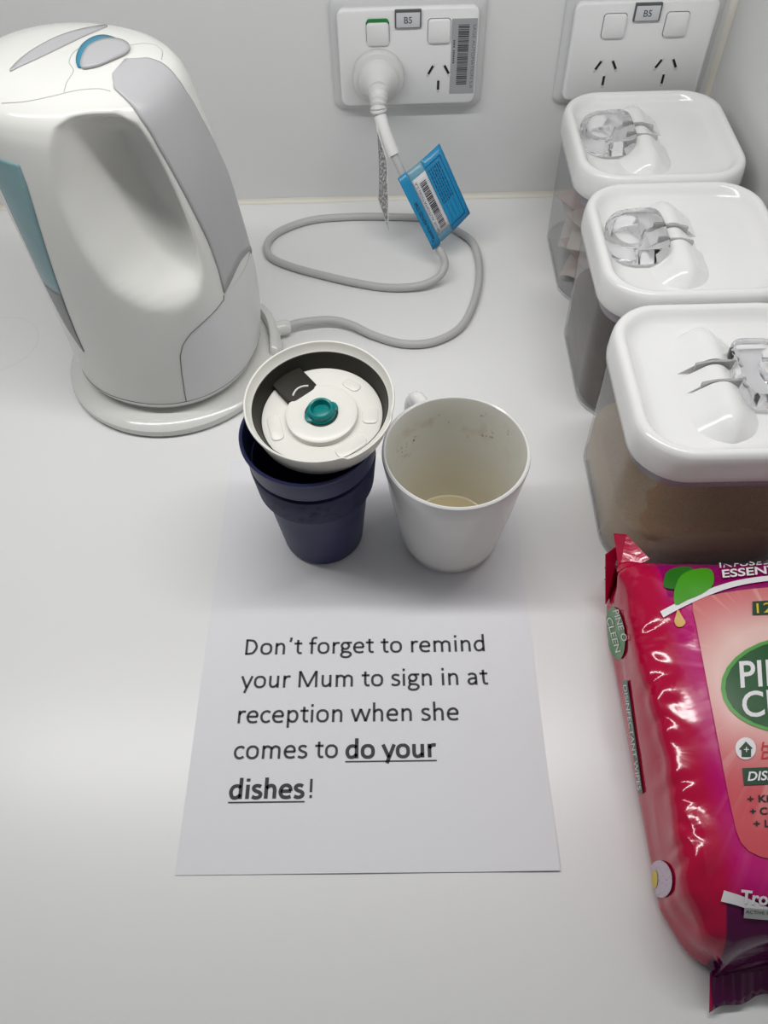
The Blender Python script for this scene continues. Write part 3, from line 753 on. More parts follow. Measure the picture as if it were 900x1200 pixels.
for a, rr, hx, hy in ((52, 0.0285, 0.006, 0.0035), (-2, 0.029, 0.0058, 0.0050), (-52, 0.0285, 0.0100, 0.0045), (195, 0.0285, 0.0095, 0.004)):
    q = math.radians(a); rbox('raised_pad', hx, hy, 0.0008, 0.0032, lw, lid, bev=0.0007, loc=(rr*math.cos(q), rr*math.sin(q), -0.0172), rot=(0, 0, q-math.pi/2))

# ------------------------------------------------------------------ mug
ceram = mat('mug_glaze', (0.74, 0.74, 0.72), 0.16, 0.5)
mug = thing('mug', 'white ceramic mug with coffee stains inside, beside the navy cup', 'mug', (0.0380, -0.4045, ZP))
lathe('mug_body', [(0.0, 0.003), (0.026, 0.003), (0.0285, 0.0), (0.0305, 0.0003), (0.0325, 0.0025), (0.0345, 0.012), (0.0395, 0.045), (0.0440, 0.080), (0.0455, 0.0915), (0.0452, 0.0935), (0.0442, 0.0942), (0.0431, 0.0936)], ceram, mug, segs=112)
def stain_material():
    m = mat('stained_glaze', (0.70, 0.70, 0.64), 0.2, 0.5); nt = m.node_tree; b = nt.nodes['Principled BSDF']; L = nt.links.new
    tc = nt.nodes.new('ShaderNodeTexCoord'); sp = nt.nodes.new('ShaderNodeSeparateXYZ'); L(tc.outputs['Object'], sp.inputs[0])
    n1 = nt.nodes.new('ShaderNodeTexNoise'); n1.inputs['Scale'].default_value = 55; n1.inputs['Detail'].default_value = 4; L(tc.outputs['Object'], n1.inputs['Vector'])
    vo = nt.nodes.new('ShaderNodeTexVoronoi'); vo.inputs['Scale'].default_value = 330; L(tc.outputs['Object'], vo.inputs['Vector'])
    spots = nt.nodes.new('ShaderNodeMapRange'); spots.inputs[1].default_value = 0.42; spots.inputs[2].default_value = 0.22; L(vo.outputs['Distance'], spots.inputs[0])
    n2 = nt.nodes.new('ShaderNodeTexNoise'); n2.inputs['Scale'].default_value = 70; L(tc.outputs['Object'], n2.inputs['Vector'])
    sel = nt.nodes.new('ShaderNodeMapRange'); sel.inputs[1].default_value = 0.54; sel.inputs[2].default_value = 0.66; L(n2.outputs['Fac'], sel.inputs[0])
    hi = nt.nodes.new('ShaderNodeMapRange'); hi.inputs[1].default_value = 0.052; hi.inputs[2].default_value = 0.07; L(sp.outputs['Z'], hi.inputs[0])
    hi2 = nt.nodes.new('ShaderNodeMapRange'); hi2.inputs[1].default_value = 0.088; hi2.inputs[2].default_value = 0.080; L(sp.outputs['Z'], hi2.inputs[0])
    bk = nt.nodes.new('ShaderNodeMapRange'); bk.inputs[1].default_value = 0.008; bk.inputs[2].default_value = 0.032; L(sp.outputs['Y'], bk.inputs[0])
    def mul(a, c):
        k = nt.nodes.new('ShaderNodeMath'); k.operation = 'MULTIPLY'; L(a, k.inputs[0])
        if hasattr(c, 'default_value'): L(c, k.inputs[1])
        else: k.inputs[1].default_value = c
        return k.outputs[0]
    s = mul(mul(mul(mul(spots.outputs[0], sel.outputs[0]), hi.outputs[0]), hi2.outputs[0]), bk.outputs[0])
    bl = nt.nodes.new('ShaderNodeMapRange'); bl.inputs[1].default_value = 0.50; bl.inputs[2].default_value = 0.75; bl.inputs[4].default_value = 0.55; L(n1.outputs['Fac'], bl.inputs[0])
    blb = mul(mul(mul(bl.outputs[0], hi.outputs[0]), hi2.outputs[0]), bk.outputs[0])
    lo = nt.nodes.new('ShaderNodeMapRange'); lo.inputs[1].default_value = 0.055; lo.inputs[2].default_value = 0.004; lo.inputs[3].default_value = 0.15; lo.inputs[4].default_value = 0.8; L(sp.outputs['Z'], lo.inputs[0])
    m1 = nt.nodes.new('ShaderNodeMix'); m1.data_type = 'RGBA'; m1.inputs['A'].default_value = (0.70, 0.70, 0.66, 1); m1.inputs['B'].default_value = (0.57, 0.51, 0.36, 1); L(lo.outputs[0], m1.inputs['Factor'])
    m2 = nt.nodes.new('ShaderNodeMix'); m2.data_type = 'RGBA'; m2.inputs['B'].default_value = (0.50, 0.37, 0.20, 1); L(m1.outputs['Result'], m2.inputs['A']); L(blb, m2.inputs['Factor'])
    m3 = nt.nodes.new('ShaderNodeMix'); m3.data_type = 'RGBA'; m3.inputs['B'].default_value = (0.22, 0.12, 0.04, 1); L(m2.outputs['Result'], m3.inputs['A']); L(s, m3.inputs['Factor'])
    L(m3.outputs['Result'], b.inputs['Base Color']); return m
lathe('mug_interior', [(0.0431, 0.0936), (0.0424, 0.0915), (0.0408, 0.078), (0.0362, 0.045), (0.0318, 0.016), (0.0290, 0.0085), (0.0240, 0.0060), (0.0, 0.0058)], stain_material(), mug, segs=112, recalc=True)
lathe('coffee_dregs', [(0.0285, 0.0078), (0.0270, 0.0084), (0.0, 0.0084)], mat('coffee_dregs', (0.50, 0.43, 0.26), 0.05, 0.6), mug, segs=64)
ha = math.radians(112); hx, hy = math.cos(ha), math.sin(ha)
hp = [(0.0438, 0.0825), (0.0490, 0.0828), (0.0580, 0.081), (0.0650, 0.072), (0.0665, 0.058), (0.0630, 0.042), (0.0545, 0.030), (0.0440, 0.025), (0.0366, 0.025)]
hv, hf = tube_vf(spline([(r*hx, r*hy, z) for r, z in hp], 6), 0.0055, 16)
pyd('mug_handle', hv, hf, ceram, mug)

# ------------------------------------------------------------------ canisters
acr = clear_mat('clear_acrylic', (0.88, 0.885, 0.90), 0.05, 1.45, haze=((0.60, 0.59, 0.58), 0.09))
lidm = mat('canister_lid_white', (0.80, 0.80, 0.785), 0.14, 0.5)
seal_m = clear_mat('silicone_seal', (0.55, 0.53, 0.56), 0.2, 1.35, haze=((0.62, 0.58, 0.62), 0.55))
def glassy(name, tint):
    return mat(name, tint, 0.03, 0.5, trans=1.0, ior=1.33)
hand_m = glassy('clear_handle', (0.98, 0.98, 1.0))
LH = 0.0655
def canister(cx, cy, rz, flip, label):
    c = thing('canister', label, 'canister', (cx, cy, 0), 'lidded canisters along the side wall'); c.rotation_euler = (0, 0, rz)
    b = 0.0630
    loft('body', [(b-.0055, b-.0055, .026, .0006), (b-.0030, b-.0030, .028, .0012), (b-.0012, b-.0012, .029, .005), (b, b, .030, .0985)], acr, c, n=10, caps=(True, False))
    rim = [(x, y, 0.0018) for x, y in rrect(b-.0022, b-.0022, .0285, 10)]; rim.append(rim[0])
    tube('rim_highlight', rim, 0.0011, mat('highlight_pale', (0.80, 0.80, 0.79), 0.1, 0.6, trans=0.5, ior=1.2), c, segs=6)  # pale bead added to stand in for the bright highlight along the base edge
    loft('seal_ring', [(b-.0028, b-.0028, .0275, .0905), (b-.0026, b-.0026, .0275, .0995), (b-.008, b-.008, .024, .0995), (b-.008, b-.008, .024, .0905), (b-.0028, b-.0028, .0275, .0905)], seal_m, c, n=10, caps=(False, False))
    H = LH
    ld = loft('lid', [(H-.006, H-.006, .028, .0990), (H-.0022, H-.0022, .031, .0992), (H-.0006, H-.0006, .032, .1010), (H, H, .032, .106), (H-.0003, H-.0003, .032, .115), (H-.0010, H-.0010, .0315, .1200), (H-.0024, H-.0024, .030, .1226),
                 (H-.0044, H-.0044, .0285, .1236), (H-.0064, H-.0064, .027, .1234), (H-.0080, H-.0080, .026, .1222), (H-.0096, H-.0096, .025, .1195), (H-.0125, H-.0125, .023, .1162), (H-.0180, H-.0180, .019, .1146), (H-.026, H-.026, .015, .1140)], lidm, c, n=10, angle=None)
    s = -1 if flip else 1          # handle folds towards -x, or +x when the lid is turned round
    bx = -0.009
    # hinge barrel: a long hump with tapered ends, split by the two handle arms
    def hump(name, y0, y1, taper0, taper1, rr=0.0105):
        v, f = [], []; ny, na = 14, 16
        for i in range(ny+1):
            t = i/ny; y = y0+(y1-y0)*t; r = rr
            if taper0: r *= math.sqrt(max(0.02, 1-(1-min(1, t/0.55))**2))
            if taper1: r *= math.sqrt(max(0.02, 1-(1-min(1, (1-t)/0.55))**2))
            for k in range(na+1):
                a = math.pi*k/na; w = 1.0+0.75*(1-math.sin(a))**2
                v.append((bx+r*w*math.cos(a), y, 0.1136+1.12*r*math.sin(a)))
        for i in range(ny):
            for k in range(na): q = i*(na+1)+k; f.append((q, q+1, q+na+2, q+na+1))
        f.append(tuple(range(na+1))); f.append(tuple(ny*(na+1)+k for k in range(na+1)))
        return pyd(name, v, f, lidm, ld, angle=45)
    hump('hinge_barrel', -0.0480, -0.0100, True, False, 0.0115)
    hump('hinge_roller', -0.0070, 0.0060, False, False, 0.0100)
    hump('hinge_barrel', 0.0090, 0.0465, False, True, 0.0115)
    # clear flip handle: D-shaped loop lying flat, with two arms into the hinge
    fh = bpy.data.meshes.new('flip_handle')
    outer, inner = [], []
    N = 48
    for k in range(N):
        a = 2*math.pi*k/N; cx_, sy_ = math.cos(a), math.sin(a)
        if cx_ > 0: px_ = 0.0200*abs(cx_)**0.35; py_ = 0.0245*math.copysign(abs(sy_)**0.55, sy_)
        else: px_ = -0.0215*abs(cx_)**0.9; py_ = 0.0245*math.copysign(abs(sy_)**0.85, sy_)
        outer.append((px_, py_)); inner.append((-0.0060+0.0100*cx_, 0.0150*sy_))
    v, f = [], []
    levels = [(-0.0006, 0), (0.0, 0.0010), (0.0, 0.0100), (-0.0010, 0.0118)]
    x0 = -0.0265 if not flip else -0.0300
    def put(p, gx, z, sgn):
        L = math.hypot(p[0], p[1]); k = 1+gx/L*sgn
        lift = 0.10*(p[0]+0.0215)*0.5
        return (s*(x0+p[0]*k)+bx, p[1]*k, 0.1158+z+lift)
    for gx, z in levels: v += [put(p, gx, z, 1) for p in outer]
    for gx, z in reversed(levels): v += [put(p, -gx, z, 1) for p in inner]
    n2 = len(levels)*2
    for i in range(n2):
        j = (i+1) % n2
        for k in range(N): l = (k+1) % N; f.append((i*N+k, i*N+l, j*N+l, j*N+k))
    hd = pyd('flip_handle', v, f, hand_m, ld, angle=50)
    for y in (-0.0085, 0.0075):
        av, af = [], []
        prof = [(-0.0135, 0.1195), (-0.0135, 0.1262), (0.002, 0.1262), (0.011, 0.1240), (0.011, 0.1180), (0.0, 0.1170)]
        for q in (-0.0009, 0.0009): av += [(s*p[0]+bx, y+q, p[1]) for p in prof]
        k = len(prof); af = [tuple(range(k)), tuple(range(k, 2*k))[::-1]]+[(i, (i+1) % k, k+(i+1) % k, k+i) for i in range(k)]
        pyd('handle_arm', av, af, mat('arm_grey_clear', (0.72, 0.72, 0.70), 0.15, 0.5, trans=0.5, ior=1.3), hd, smooth=False)
    return c
CAN = [(0.2100, -0.1060, 0.0, False), (0.2075, -0.2385, 0.0, False), (0.2035, -0.3735, 0.0, True)]
labels = ['clear square canister of pale sachets with white lid, nearest the power outlet', 'clear square canister of dark coffee with white lid, middle of three', 'clear square canister of raw sugar with white lid, beside the pink wipes packet']
for (cx, cy, rz, fl_), lb in zip(CAN, labels): canister(cx, cy, rz, fl_, lb)
def grains(name, cx, cy, level, m, label, cat):
    N = 40; a = 0.0607; v, f = [], []
    ring0 = rrect(a, a, .028, 8); K = len(ring0)
    for i, (k, z) in enumerate(((0.935, .0022), (0.99, .0055), (1.0, level))):
        v += [(cx+x*k, cy+y*k, z) for x, y in ring0]
    for i in range(2):
        for k in range(K): f.append((i*K+k, i*K+(k+1) % K, (i+1)*K+(k+1) % K, (i+1)*K+k))
    f.append(tuple(range(K))[::-1])
    R = 10; base = 2*K
    for r in range(R-1, 0, -1):
        b2 = len(v)
        for x, y in ring0:
            x, y = x*r/R, y*r/R
            v.append((cx+x, cy+y, level+0.006*math.sin(x*38+cx*90)*math.cos(y*31)+random.uniform(-.0006, .0006)))
        for k in range(K): f.append((base+k, base+(k+1) % K, b2+(k+1) % K, b2+k))
        base = b2
    f.append(tuple(base+k for k in range(K)))
    return tag(pyd(name, v, f, m, angle=None), label, cat, kind='stuff')
sugar = mat('raw_sugar_grains', (0.40, 0.27, 0.14), 0.7, 0.4, bump=(1500, 0.6, 0.0008), noise=(1200, (0.54, 0.39, 0.23), 0.35, 0.7))
coffee = mat('coffee_granules', (0.035, 0.020, 0.012), 0.7, 0.3, bump=(900, 0.8, 0.0012), noise=(800, (0.075, 0.045, 0.028), 0.3, 0.7))
grains('raw_sugar', CAN[2][0], CAN[2][1], 0.036, sugar, 'golden brown raw sugar filling the canister beside the wipes', 'sugar')
grains('instant_coffee', CAN[1][0], CAN[1][1], 0.052, coffee, 'dark coffee granules filling the middle canister', 'coffee')
sach_m = [mat('sachet_paper', (0.66, 0.58, 0.52), 0.6), mat('sachet_pink', (0.60, 0.44, 0.42), 0.6), mat('sachet_cream', (0.70, 0.66, 0.58), 0.6)]
rnd = random.Random(4)
for k in range(14):
    w, h = 0.020, 0.024; n = 6; v, f = [], []
    for sgn in (1, -1):
        for i in range(n+1):
            for j in range(n+1):
                s, t = i/n*2-1, j/n*2-1; bulge = 0.0036*max(0, (1-s**4)*(1-t**4))
                v.append((w*s, h*t, sgn*(bulge+0.0002)+0.0006*math.sin(9*s+5*t+k)))
    for sg in range(2):
        b0 = sg*(n+1)**2
        for i in range(n):
            for j in range(n): a = b0+i*(n+1)+j; f.append((a, a+n+1, a+n+2, a+1))
    loc = (CAN[0][0]+(-1, 0.6)[k % 2]*rnd.uniform(.030, .036), CAN[0][1]+(-1, 1)[(k//2) % 2]*rnd.uniform(.014, .024), 0.010+0.0078*(k//2)+0.002*(k % 2))
    o = pyd('tea_sachet', v, f, sach_m[k % 3], loc=loc, rot=(rnd.uniform(-.12, .12), rnd.uniform(-.15, .15), rnd.uniform(-.5, .5)))
    col_ = ('beige', 'dusty pink', 'cream')[k % 3]
    tag(o, 'small flat %s sachet piled inside the canister nearest the outlet' % col_, 'sachet', '%s sachets in the canister nearest the outlet' % col_)

# ------------------------------------------------------------------ wipes packet
WC = Vector((0.2105, -0.566, 0)); HX, HY, HZ = 0.0770, 0.1180, 0.061
def wrap_material():
    m = mat('printed_film', (0.62, 0.01, 0.10), 0.11, 0.5, coat=0.0); nt = m.node_tree; b = nt.nodes['Principled BSDF']; L = nt.links.new
    tc = nt.nodes.new('ShaderNodeTexCoord'); sp = nt.nodes.new('ShaderNodeSeparateXYZ'); L(tc.outputs['Object'], sp.inputs[0])
    def ramp(src, stops):
        mr = nt.nodes.new('ShaderNodeMapRange'); mr.inputs[1].default_value = stops[0][0]; mr.inputs[2].default_value = stops[-1][0]; L(src, mr.inputs[0])
        r = nt.nodes.new('ShaderNodeValToRGB'); cr = r.color_ramp; lo, hi = stops[0][0], stops[-1][0]
        while len(cr.elements) < len(stops): cr.elements.new(0.5)
        for e, (p, c) in zip(cr.elements, stops): e.position = (p-lo)/(hi-lo); e.color = (*c, 1)
        L(mr.outputs[0], r.inputs[0]); return r.outputs[0]
    red, mag = (0.45, 0.003, 0.036), (0.50, 0.005, 0.16)
    basec = ramp(sp.outputs['X'], [(-0.080, red), (-0.060, (0.47, 0.003, 0.05)), (-0.050, mag), (-0.01, (0.60, 0.02, 0.20)), (0.08, mag)])
    # printed sunburst round the logo
    g = nt.nodes.new('ShaderNodeVectorMath'); g.operation = 'SUBTRACT'; g.inputs[1].default_value = (0.003, 0.023, 0); L(tc.outputs['Object'], g.inputs[0])
    s2 = nt.nodes.new('ShaderNodeSeparateXYZ'); L(g.outputs[0], s2.inputs[0])
    at2 = nt.nodes.new('ShaderNodeMath'); at2.operation = 'ARCTAN2'; L(s2.outputs['Y'], at2.inputs[0]); L(s2.outputs['X'], at2.inputs[1])
    nz = nt.nodes.new('ShaderNodeTexNoise'); nz.noise_dimensions = '1D'; nz.inputs['Scale'].default_value = 6.5; nz.inputs['Detail'].default_value = 3; L(at2.outputs[0], nz.inputs['W'])
    rr = nt.nodes.new('ShaderNodeMapRange'); rr.inputs[1].default_value = 0.52; rr.inputs[2].default_value = 0.70; rr.inputs[4].default_value = 0.45; L(nz.outputs['Fac'], rr.inputs[0])
    xm = nt.nodes.new('ShaderNodeMapRange'); xm.inputs[1].default_value = -0.062; xm.inputs[2].default_value = -0.046; L(sp.outputs['X'], xm.inputs[0])
    k = nt.nodes.new('ShaderNodeMath'); k.operation = 'MULTIPLY'; L(rr.outputs[0], k.inputs[0]); L(xm.outputs[0], k.inputs[1])
    m1 = nt.nodes.new('ShaderNodeMix'); m1.data_type = 'RGBA'; L(k.outputs[0], m1.inputs['Factor']); L(basec, m1.inputs['A']); m1.inputs['B'].default_value = (0.72, 0.16, 0.32, 1)
    # darker end panels of the artwork
    def step(src, a, c):
        q = nt.nodes.new('ShaderNodeMapRange'); q.inputs[1].default_value = a; q.inputs[2].default_value = c; L(src, q.inputs[0]); return q.outputs[0]
    def mul(a, c):
        q = nt.nodes.new('ShaderNodeMath'); q.operation = 'MULTIPLY'; L(a, q.inputs[0]); L(c, q.inputs[1]); return q.outputs[0]
    topb = mul(step(sp.outputs['Y'], 0.0725, 0.0745), step(sp.outputs['X'], -0.0555, -0.054))
    botb = mul(step(sp.outputs['Y'], -0.0835, -0.085), step(sp.outputs['X'], -0.0600, -0.0590))
    m2 = nt.nodes.new('ShaderNodeMix'); m2.data_type = 'RGBA'; L(topb, m2.inputs['Factor']); L(m1.outputs['Result'], m2.inputs['A']); m2.inputs['B'].default_value = (0.27, 0.003, 0.11, 1)
    m3 = nt.nodes.new('ShaderNodeMix'); m3.data_type = 'RGBA'; L(botb, m3.inputs['Factor']); L(m2.outputs['Result'], m3.inputs['A']); m3.inputs['B'].default_value = (0.10, 0.002, 0.06, 1)
    L(m3.outputs['Result'], b.inputs['Base Color'])
    n3 = nt.nodes.new('ShaderNodeTexNoise'); n3.inputs['Scale'].default_value = 38; n3.inputs['Detail'].default_value = 3; n3.inputs['Distortion'].default_value = 1.2; L(tc.outputs['Object'], n3.inputs['Vector'])
    bp = nt.nodes.new('ShaderNodeBump'); bp.inputs['Strength'].default_value = 0.12; bp.inputs['Distance'].default_value = 0.003; L(n3.outputs['Fac'], bp.inputs['Height']); L(bp.outputs[0], b.inputs['Normal'])
    return m
def coral_material():
    m = mat('coral_panel', (0.62, 0.09, 0.11), 0.2); nt = m.node_tree; b = nt.nodes['Principled BSDF']; L = nt.links.new
    tc = nt.nodes.new('ShaderNodeTexCoord'); g = nt.nodes.new('ShaderNodeVectorMath'); g.operation = 'SUBTRACT'; g.inputs[1].default_value = (0.003, 0.023, 0); L(tc.outputs['Object'], g.inputs[0])
    sc_ = nt.nodes.new('ShaderNodeVectorMath'); sc_.operation = 'MULTIPLY'; sc_.inputs[1].default_value = (0.72, 1.0, 0); L(g.outputs[0], sc_.inputs[0])
    ln = nt.nodes.new('ShaderNodeVectorMath'); ln.operation = 'LENGTH'; L(sc_.outputs[0], ln.inputs[0])
    s2 = nt.nodes.new('ShaderNodeSeparateXYZ'); L(g.outputs[0], s2.inputs[0])
    a2 = nt.nodes.new('ShaderNodeMath'); a2.operation = 'ARCTAN2'; L(s2.outputs['Y'], a2.inputs[0]); L(s2.outputs['X'], a2.inputs[1])
    nz = nt.nodes.new('ShaderNodeTexNoise'); nz.noise_dimensions = '1D'; nz.inputs['Scale'].default_value = 9; nz.inputs['Detail'].default_value = 4; L(a2.outputs[0], nz.inputs['W'])
    rr = nt.nodes.new('ShaderNodeMapRange'); rr.inputs[1].default_value = 0.45; rr.inputs[2].default_value = 0.72; rr.inputs[3].default_value = 0.0; rr.inputs[4].default_value = 0.85; L(nz.outputs['Fac'], rr.inputs[0])
    gl = nt.nodes.new('ShaderNodeMapRange'); gl.inputs[1].default_value = 0.030; gl.inputs[2].default_value = 0.085; gl.inputs[3].default_value = 1.0; gl.inputs[4].default_value = 0.0; L(ln.outputs['Value'], gl.inputs[0])
    p2 = nt.nodes.new('ShaderNodeMath'); p2.operation = 'POWER'; p2.inputs[1].default_value = 3.0; L(gl.outputs[0], p2.inputs[0])
    mu = nt.nodes.new('ShaderNodeMath'); mu.operation = 'MULTIPLY'; L(gl.outputs[0], mu.inputs[0]); L(rr.outputs[0], mu.inputs[1])
    ad = nt.nodes.new('ShaderNodeMath'); ad.operation = 'MAXIMUM'; L(p2.outputs[0], ad.inputs[0]); L(mu.outputs[0], ad.inputs[1])
    mx = nt.nodes.new('ShaderNodeMix'); mx.data_type = 'RGBA'; mx.inputs['A'].default_value = (0.60, 0.085, 0.105, 1); mx.inputs['B'].default_value = (0.82, 0.55, 0.50, 1); L(ad.outputs[0], mx.inputs['Factor'])
    L(mx.outputs['Result'], b.inputs['Base Color']); return m
film = wrap_material()
wp = thing('wipes_packet', 'glossy red and magenta packet of disinfectant wipes lying against the sugar canister', 'wipes packet', WC)
bpy.context.view_layer.update()
from mathutils import noise as mnoise
NS = 150
def section(hw, hh, r):
    """rounded-rectangle ring, evenly divided; returns (x, z, outward x, outward z)"""
    out = []; r = min(r, hh*0.98)
    def line(x0, z0, x1, z1, n, nx, nz):
        for k in range(n): t = k/n; out.append((x0+(x1-x0)*t, z0+(z1-z0)*t, nx, nz))
    def arc(cx, cz, a0, n):
        for k in range(n):
            a = math.radians(a0+90*k/n); out.append((cx+r*math.cos(a), cz+r*math.sin(a), math.cos(a), math.sin(a)))
    line(hw, -hh+r, hw, hh-r, 14, 1, 0); arc(hw-r, hh-r, 0, 9); line(hw-r, hh, -hw+r, hh, 64, 0, 1); arc(-hw+r, hh-r, 90, 9)
    line(-hw, hh-r, -hw, -hh+r, 14, -1, 0); arc(-hw+r, -hh+r, 180, 5); line(-hw+r, -hh, hw-r, -hh, 20, 0, -1); arc(hw-r, -hh+r, 270, 5)
    return out
def pack_ring(s):
    e = abs(s)
    if s > 0: h = HZ*math.sqrt(max(0.0, 1-max(0, (e-0.62)/0.38)**3))
    else: h = HZ*max(0.0, 1-max(0, (e-0.45)/0.55)**2.6)**0.62
    h = max(h, 0.003); zc = h/2+0.0006+0.010*sstep(e, 0.80, 1.0)*(1-h/HZ)
    ring = []
    for x, z, nx, nz in section(HX, h/2, 0.0085):
        zr = z/(h/2); edge = 1-abs(zr); x0 = x
        x *= 1-0.13*sstep(e, 0.80, 0.98)*max(0, edge)**0.7*(1 if h > 0.006 else 0.2)
        if s < 0: x *= 1-0.22*max(0, (e-0.68)/0.32)
        else: x *= 1-0.03*sstep(e, 0.55, 0.9)
        x *= 1-0.035*max(0, zr)*(1-0.5*e)              # the side leans in a little towards the top
        top = max(0, zr); crown = 0.004*top*(1-(x/HX)**2)*(1-e*e)
        y = HY*s+(0.016 if s < 0 else -0.006)*sstep(e, 0.80, 1.0)*(1-(x/HX)**2)
        p = Vector((x, y, zc+z+crown))
        w = mnoise.noise(Vector((x*26, y*20, p.z*30)))*0.0020+mnoise.noise(Vector((x*80+9, y*60, p.z*70)))*0.0009
        ridge = math.exp(-((abs(x0)-HX)/0.012)**2)*top       # crinkled welt along the upper edges
        w += ridge*(abs(mnoise.noise(Vector((x*60, y*95+3, 0.5))))*0.0028-0.0006)
        p += Vector((nx, 0, nz))*w*sstep(p.z, 0.004, 0.02)*(0.35+0.9*e*e+0.8*ridge)
        p.z = max(p.z, 0.0006); ring.append(p)
    return ring
pv = []
for i in range(NS+1):
    rg = pack_ring(-1+2*i/NS); NP = len(rg); pv += rg
pf = [(i*NP+k, i*NP+(k+1) % NP, (i+1)*NP+(k+1) % NP, (i+1)*NP+k) for i in range(NS) for k in range(NP)]
pf.append(tuple(range(NP))[::-1]); pf.append(tuple(NS*NP+k for k in range(NP)))
body = pyd('film_wrapper', pv, pf, film, wp, angle=None)
bpy.context.view_layer.update()
# crimped end seals
def seal(sgn, droop, length, wid, bow, name='end_seal'):
    v, f = [], []; nx, ny = 70, 5
    for j in range(ny+1):
        for i in range(nx+1):
            q = 2*i/nx-1; x = HX*wid*q; y = sgn*(HY-0.002+length*j/ny)+bow*(1-(x/HX)**2)
            z0 = 0.0118+droop*(j/ny)+0.0012*math.sin(i*0.33)*(j/ny)+0.0005*math.sin(i*2.2)
            v.append((x*(1+0.03*j/ny), y+0.001*math.sin(i*0.5), max(z0, 0.0012)))
    for j in range(ny):
        for i in range(nx): a = j*(nx+1)+i; f.append((a, a+1, a+nx+2, a+nx+1))
    o = pyd(name, v, f, film, wp, angle=None, recalc=False); return solid(o, 0.0006)
seal(-1, -0.008, 0.016, 0.77, 0.016); seal(1, 0.003, 0.009, 0.92, -0.006)
def ear(P, name='corner_fold'):
    o = pyd(name, [Vector(p) for p in P], [(0, 1, 2), (0, 2, 3)] if len(P) == 4 else [(0, 1, 2)], film, wp, smooth=False, recalc=False)
    return solid(o, 0.0006)
for sx in (-1, 1):
    ear([(sx*0.0760, 0.098, 0.012), (sx*0.0790, 0.117, 0.042), (sx*0.0700, 0.122, 0.047), (sx*0.066, 0.114, 0.012)])
    ear([(sx*0.0735, 0.102, 0.044), (sx*0.0745, 0.1255, 0.053), (sx*0.0660, 0.1265, 0.050), (sx*0.055, 0.108, 0.050)])
PB = bvh_of(body)
green = mat('logo_green', (0.008, 0.085, 0.018), 0.25); greenl = mat('logo_green_rim', (0.09, 0.34, 0.06), 0.25)
whitei = mat('white_print', (0.80, 0.78, 0.79), 0.3); coral = coral_material()
dgreen = mat('dark_green_print', (0.008, 0.05, 0.02), 0.3); redi = mat('red_print', (0.55, 0.01, 0.02), 0.4); yel = mat('yellow_print', (0.70, 0.52, 0.03), 0.35)
def ell(cx, cy, a, b, rot=0, n=28):
    c_, s_ = math.cos(rot), math.sin(rot)
    return [(cx+a*math.cos(t)*c_-b*math.sin(t)*s_, cy+a*math.cos(t)*s_+b*math.sin(t)*c_) for t in [2*math.pi*k/n for k in range(n)]]
panel = [(811, 706), (830, 699), (870, 692), (920, 688), (968, 688), (985, 697), (1021, 787), (1063, 896), (1088, 965), (1084, 990), (1050, 1006), (989, 1010), (930, 1010), (890, 1004), (868, 988), (858, 955), (845, 890), (828, 800), (816, 735)]
lp = patch('front_panel', panel, PB, coral, wp, 0.0007, rings=14, smooth=2)
lg = patch('logo_oval', ell(930, 803, 86, 57, -0.06), PB, greenl, wp, 0.0011, rings=8)
patch('logo_field', ell(931, 803, 82, 53, -0.06), PB, green, lg, 0.0013, rings=8)
text_px('logo_text', 'PINE O', (867, 807), (990, 799), 32, PB, whitei, lg, 0.0016, bold=0.012)
text_px('logo_text', 'CLEEN', (870, 842), (985, 832), 31, PB, whitei, lg, 0.0016, bold=0.012)
patch('leaf_print', [(777, 684), (782, 671), (797, 666), (812, 668), (806, 680), (795, 691), (780, 690)], PB, mat('leaf_dark', (0.02, 0.16, 0.01), 0.3), wp, 0.0010, smooth=3)
patch('leaf_print', [(791, 710), (790, 692), (798, 676), (815, 669), (833, 670), (835, 686), (822, 697), (805, 704)], PB, mat('leaf_light', (0.06, 0.32, 0.01), 0.3), wp, 0.0013, smooth=3)
patch('oil_drop', [(794, 715), (799, 723), (803, 730), (799, 735), (793, 735), (790, 729), (792, 721)], PB, mat('oil_gold', (0.62, 0.33, 0.03), 0.25), wp, 0.0010, smooth=3)
def stripe(name, p, w, m, off=0.0010):
    P = spline([np.array(q, float) for q in p], 6); v, f = [], []; inv = wp.matrix_world.inverted()
    for i, q in enumerate(P):
        d = P[min(i+1, len(P)-1)]-P[max(i-1, 0)]; d /= np.linalg.norm(d); n_ = np.array([-d[1], d[0]])*w/2*(1-0.35*i/len(P))
        v += [inv @ (hit(PB, *(q+n_), off) or Vector((0, 0, 0))), inv @ (hit(PB, *(q-n_), off) or Vector((0, 0, 0)))]
    f = [(2*i, 2*i+2, 2*i+3, 2*i+1) for i in range(len(P)-1)]
    v, f = drop_missed(v, f, inv)
    return pyd(name, v, f, m, wp, smooth=False, recalc=False)
stripe('white_swoosh', [(775, 721), (800, 708), (830, 695), (862, 685), (900, 679), (950, 676)], 8, whitei)
stripe('white_swoosh', [(846, 1049), (870, 1056), (905, 1070), (950, 1080), (1010, 1082)], 13, whitei)
text_px('heading_text', 'INFUSED WITH', (843, 668), (950, 660), 6, PB, whitei, wp, 0.0016, sub=0, bold=0.01)
text_px('heading_text', 'ESSENTIAL OILS', (846, 679), (985, 667), 9, PB, whitei, wp, 0.0016, sub=0, bold=0.02)
q = quad_px('count_badge', [(881, 706), (881, 722), (930, 720), (930, 703)], PB, dgreen, wp, 0.0012)
text_px('count_text', '120', (886, 720), (916, 718), 12, PB, yel, q, 0.0015)
ic = patch('house_icon', ell(873, 878, 12, 13), PB, whitei, wp, 0.0012)
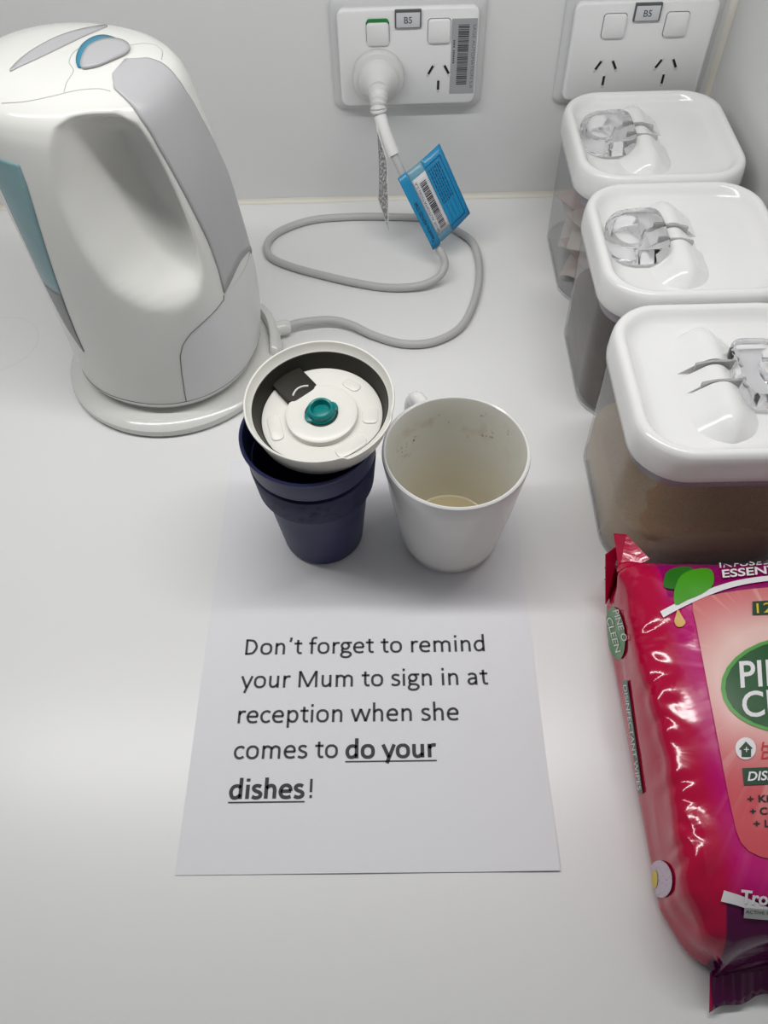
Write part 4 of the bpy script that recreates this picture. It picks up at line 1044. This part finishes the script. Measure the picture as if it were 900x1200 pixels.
patch('house_roof', [(865, 879), (873, 870), (881, 878), (879, 879), (879, 888), (868, 888), (868, 880)], PB, dgreen, ic, 0.0015, rings=3)
text_px('house_cross', '+', (870.5, 884), (876.5, 884), 9, PB, whitei, ic, 0.0018, sub=0)
text_px('claim_text', 'HOUSEHOLD', (891, 880), (985, 876), 10, PB, redi, wp, 0.0012, bold=0.02, shear=0.2)
text_px('claim_text', 'DISINFECTANT', (891, 890), (1000, 886), 9, PB, redi, wp, 0.0012, bold=0.02, shear=0.2)
q = quad_px('green_bar', [(869, 901), (871, 921), (1000, 916), (998, 896)], PB, dgreen, wp, 0.0012)
text_px('bar_text', 'DISINFECTANT', (875, 916), (985, 911), 11, PB, whitei, q, 0.0015, bold=0.02, shear=0.2)
for i, (t, x, y) in enumerate((('+ Kills', 875, 941), ('+ Cuts', 878, 955.5), ('+ Leaves', 882, 970))):
    text_px('bullet_text', t, (x, y), (x+(37, 37, 52)[i], y-1.2), 8.5, PB, ink, wp, 0.0012, bold=0.02, sub=0)
text_px('scent_text', 'Tropical', (866, 1056), (935, 1063), 15, PB, whitei, wp, 0.0014, bold=0.03)
q = quad_px('ingredient_box', [(871, 1062), (870, 1074), (940, 1080), (940, 1068)], PB, mat('ingredient_grey', (0.40, 0.42, 0.41), 0.4), wp, 0.0013)
text_px('ingredient_text', 'ACTIVE INGREDIENTS', (872, 1068), (938, 1073), 4, PB, dgreen, q, 0.0016, sub=0)
# side face
sl = patch('side_logo', ell(723, 742, 11, 31, -0.12), PB, mat('side_logo_green', (0.04, 0.22, 0.05), 0.3), wp, 0.0010, rings=5)
text_px('side_logo_text', 'PINE O', (721, 716), (732, 752), 7, PB, whitei, sl, 0.0014, sub=0)
text_px('side_logo_text', 'CLEEN', (713, 725), (724, 765), 7, PB, whitei, sl, 0.0014, sub=0)
q = quad_px('side_bar', [(731, 798), (737, 797), (755, 928), (751, 931)], PB, mat('side_bar_green', (0.03, 0.13, 0.08), 0.35), wp, 0.0010, n=8)
text_px('side_bar_text', 'DISINFECTANT WIPES', (733, 803), (750.5, 926), 4.2, PB, whitei, q, 0.0014, sub=0)
fr = patch('fruit_print', ell(776, 1030, 14, 22, -0.1), PB, mat('dragonfruit_flesh', (0.62, 0.50, 0.60), 0.4, noise=(900, (0.12, 0.10, 0.13), 0.60, 0.66)), wp, 0.0010, rings=6)
patch('fruit_print', ell(770, 1030, 3.5, 11), PB, yel, fr, 0.0013)
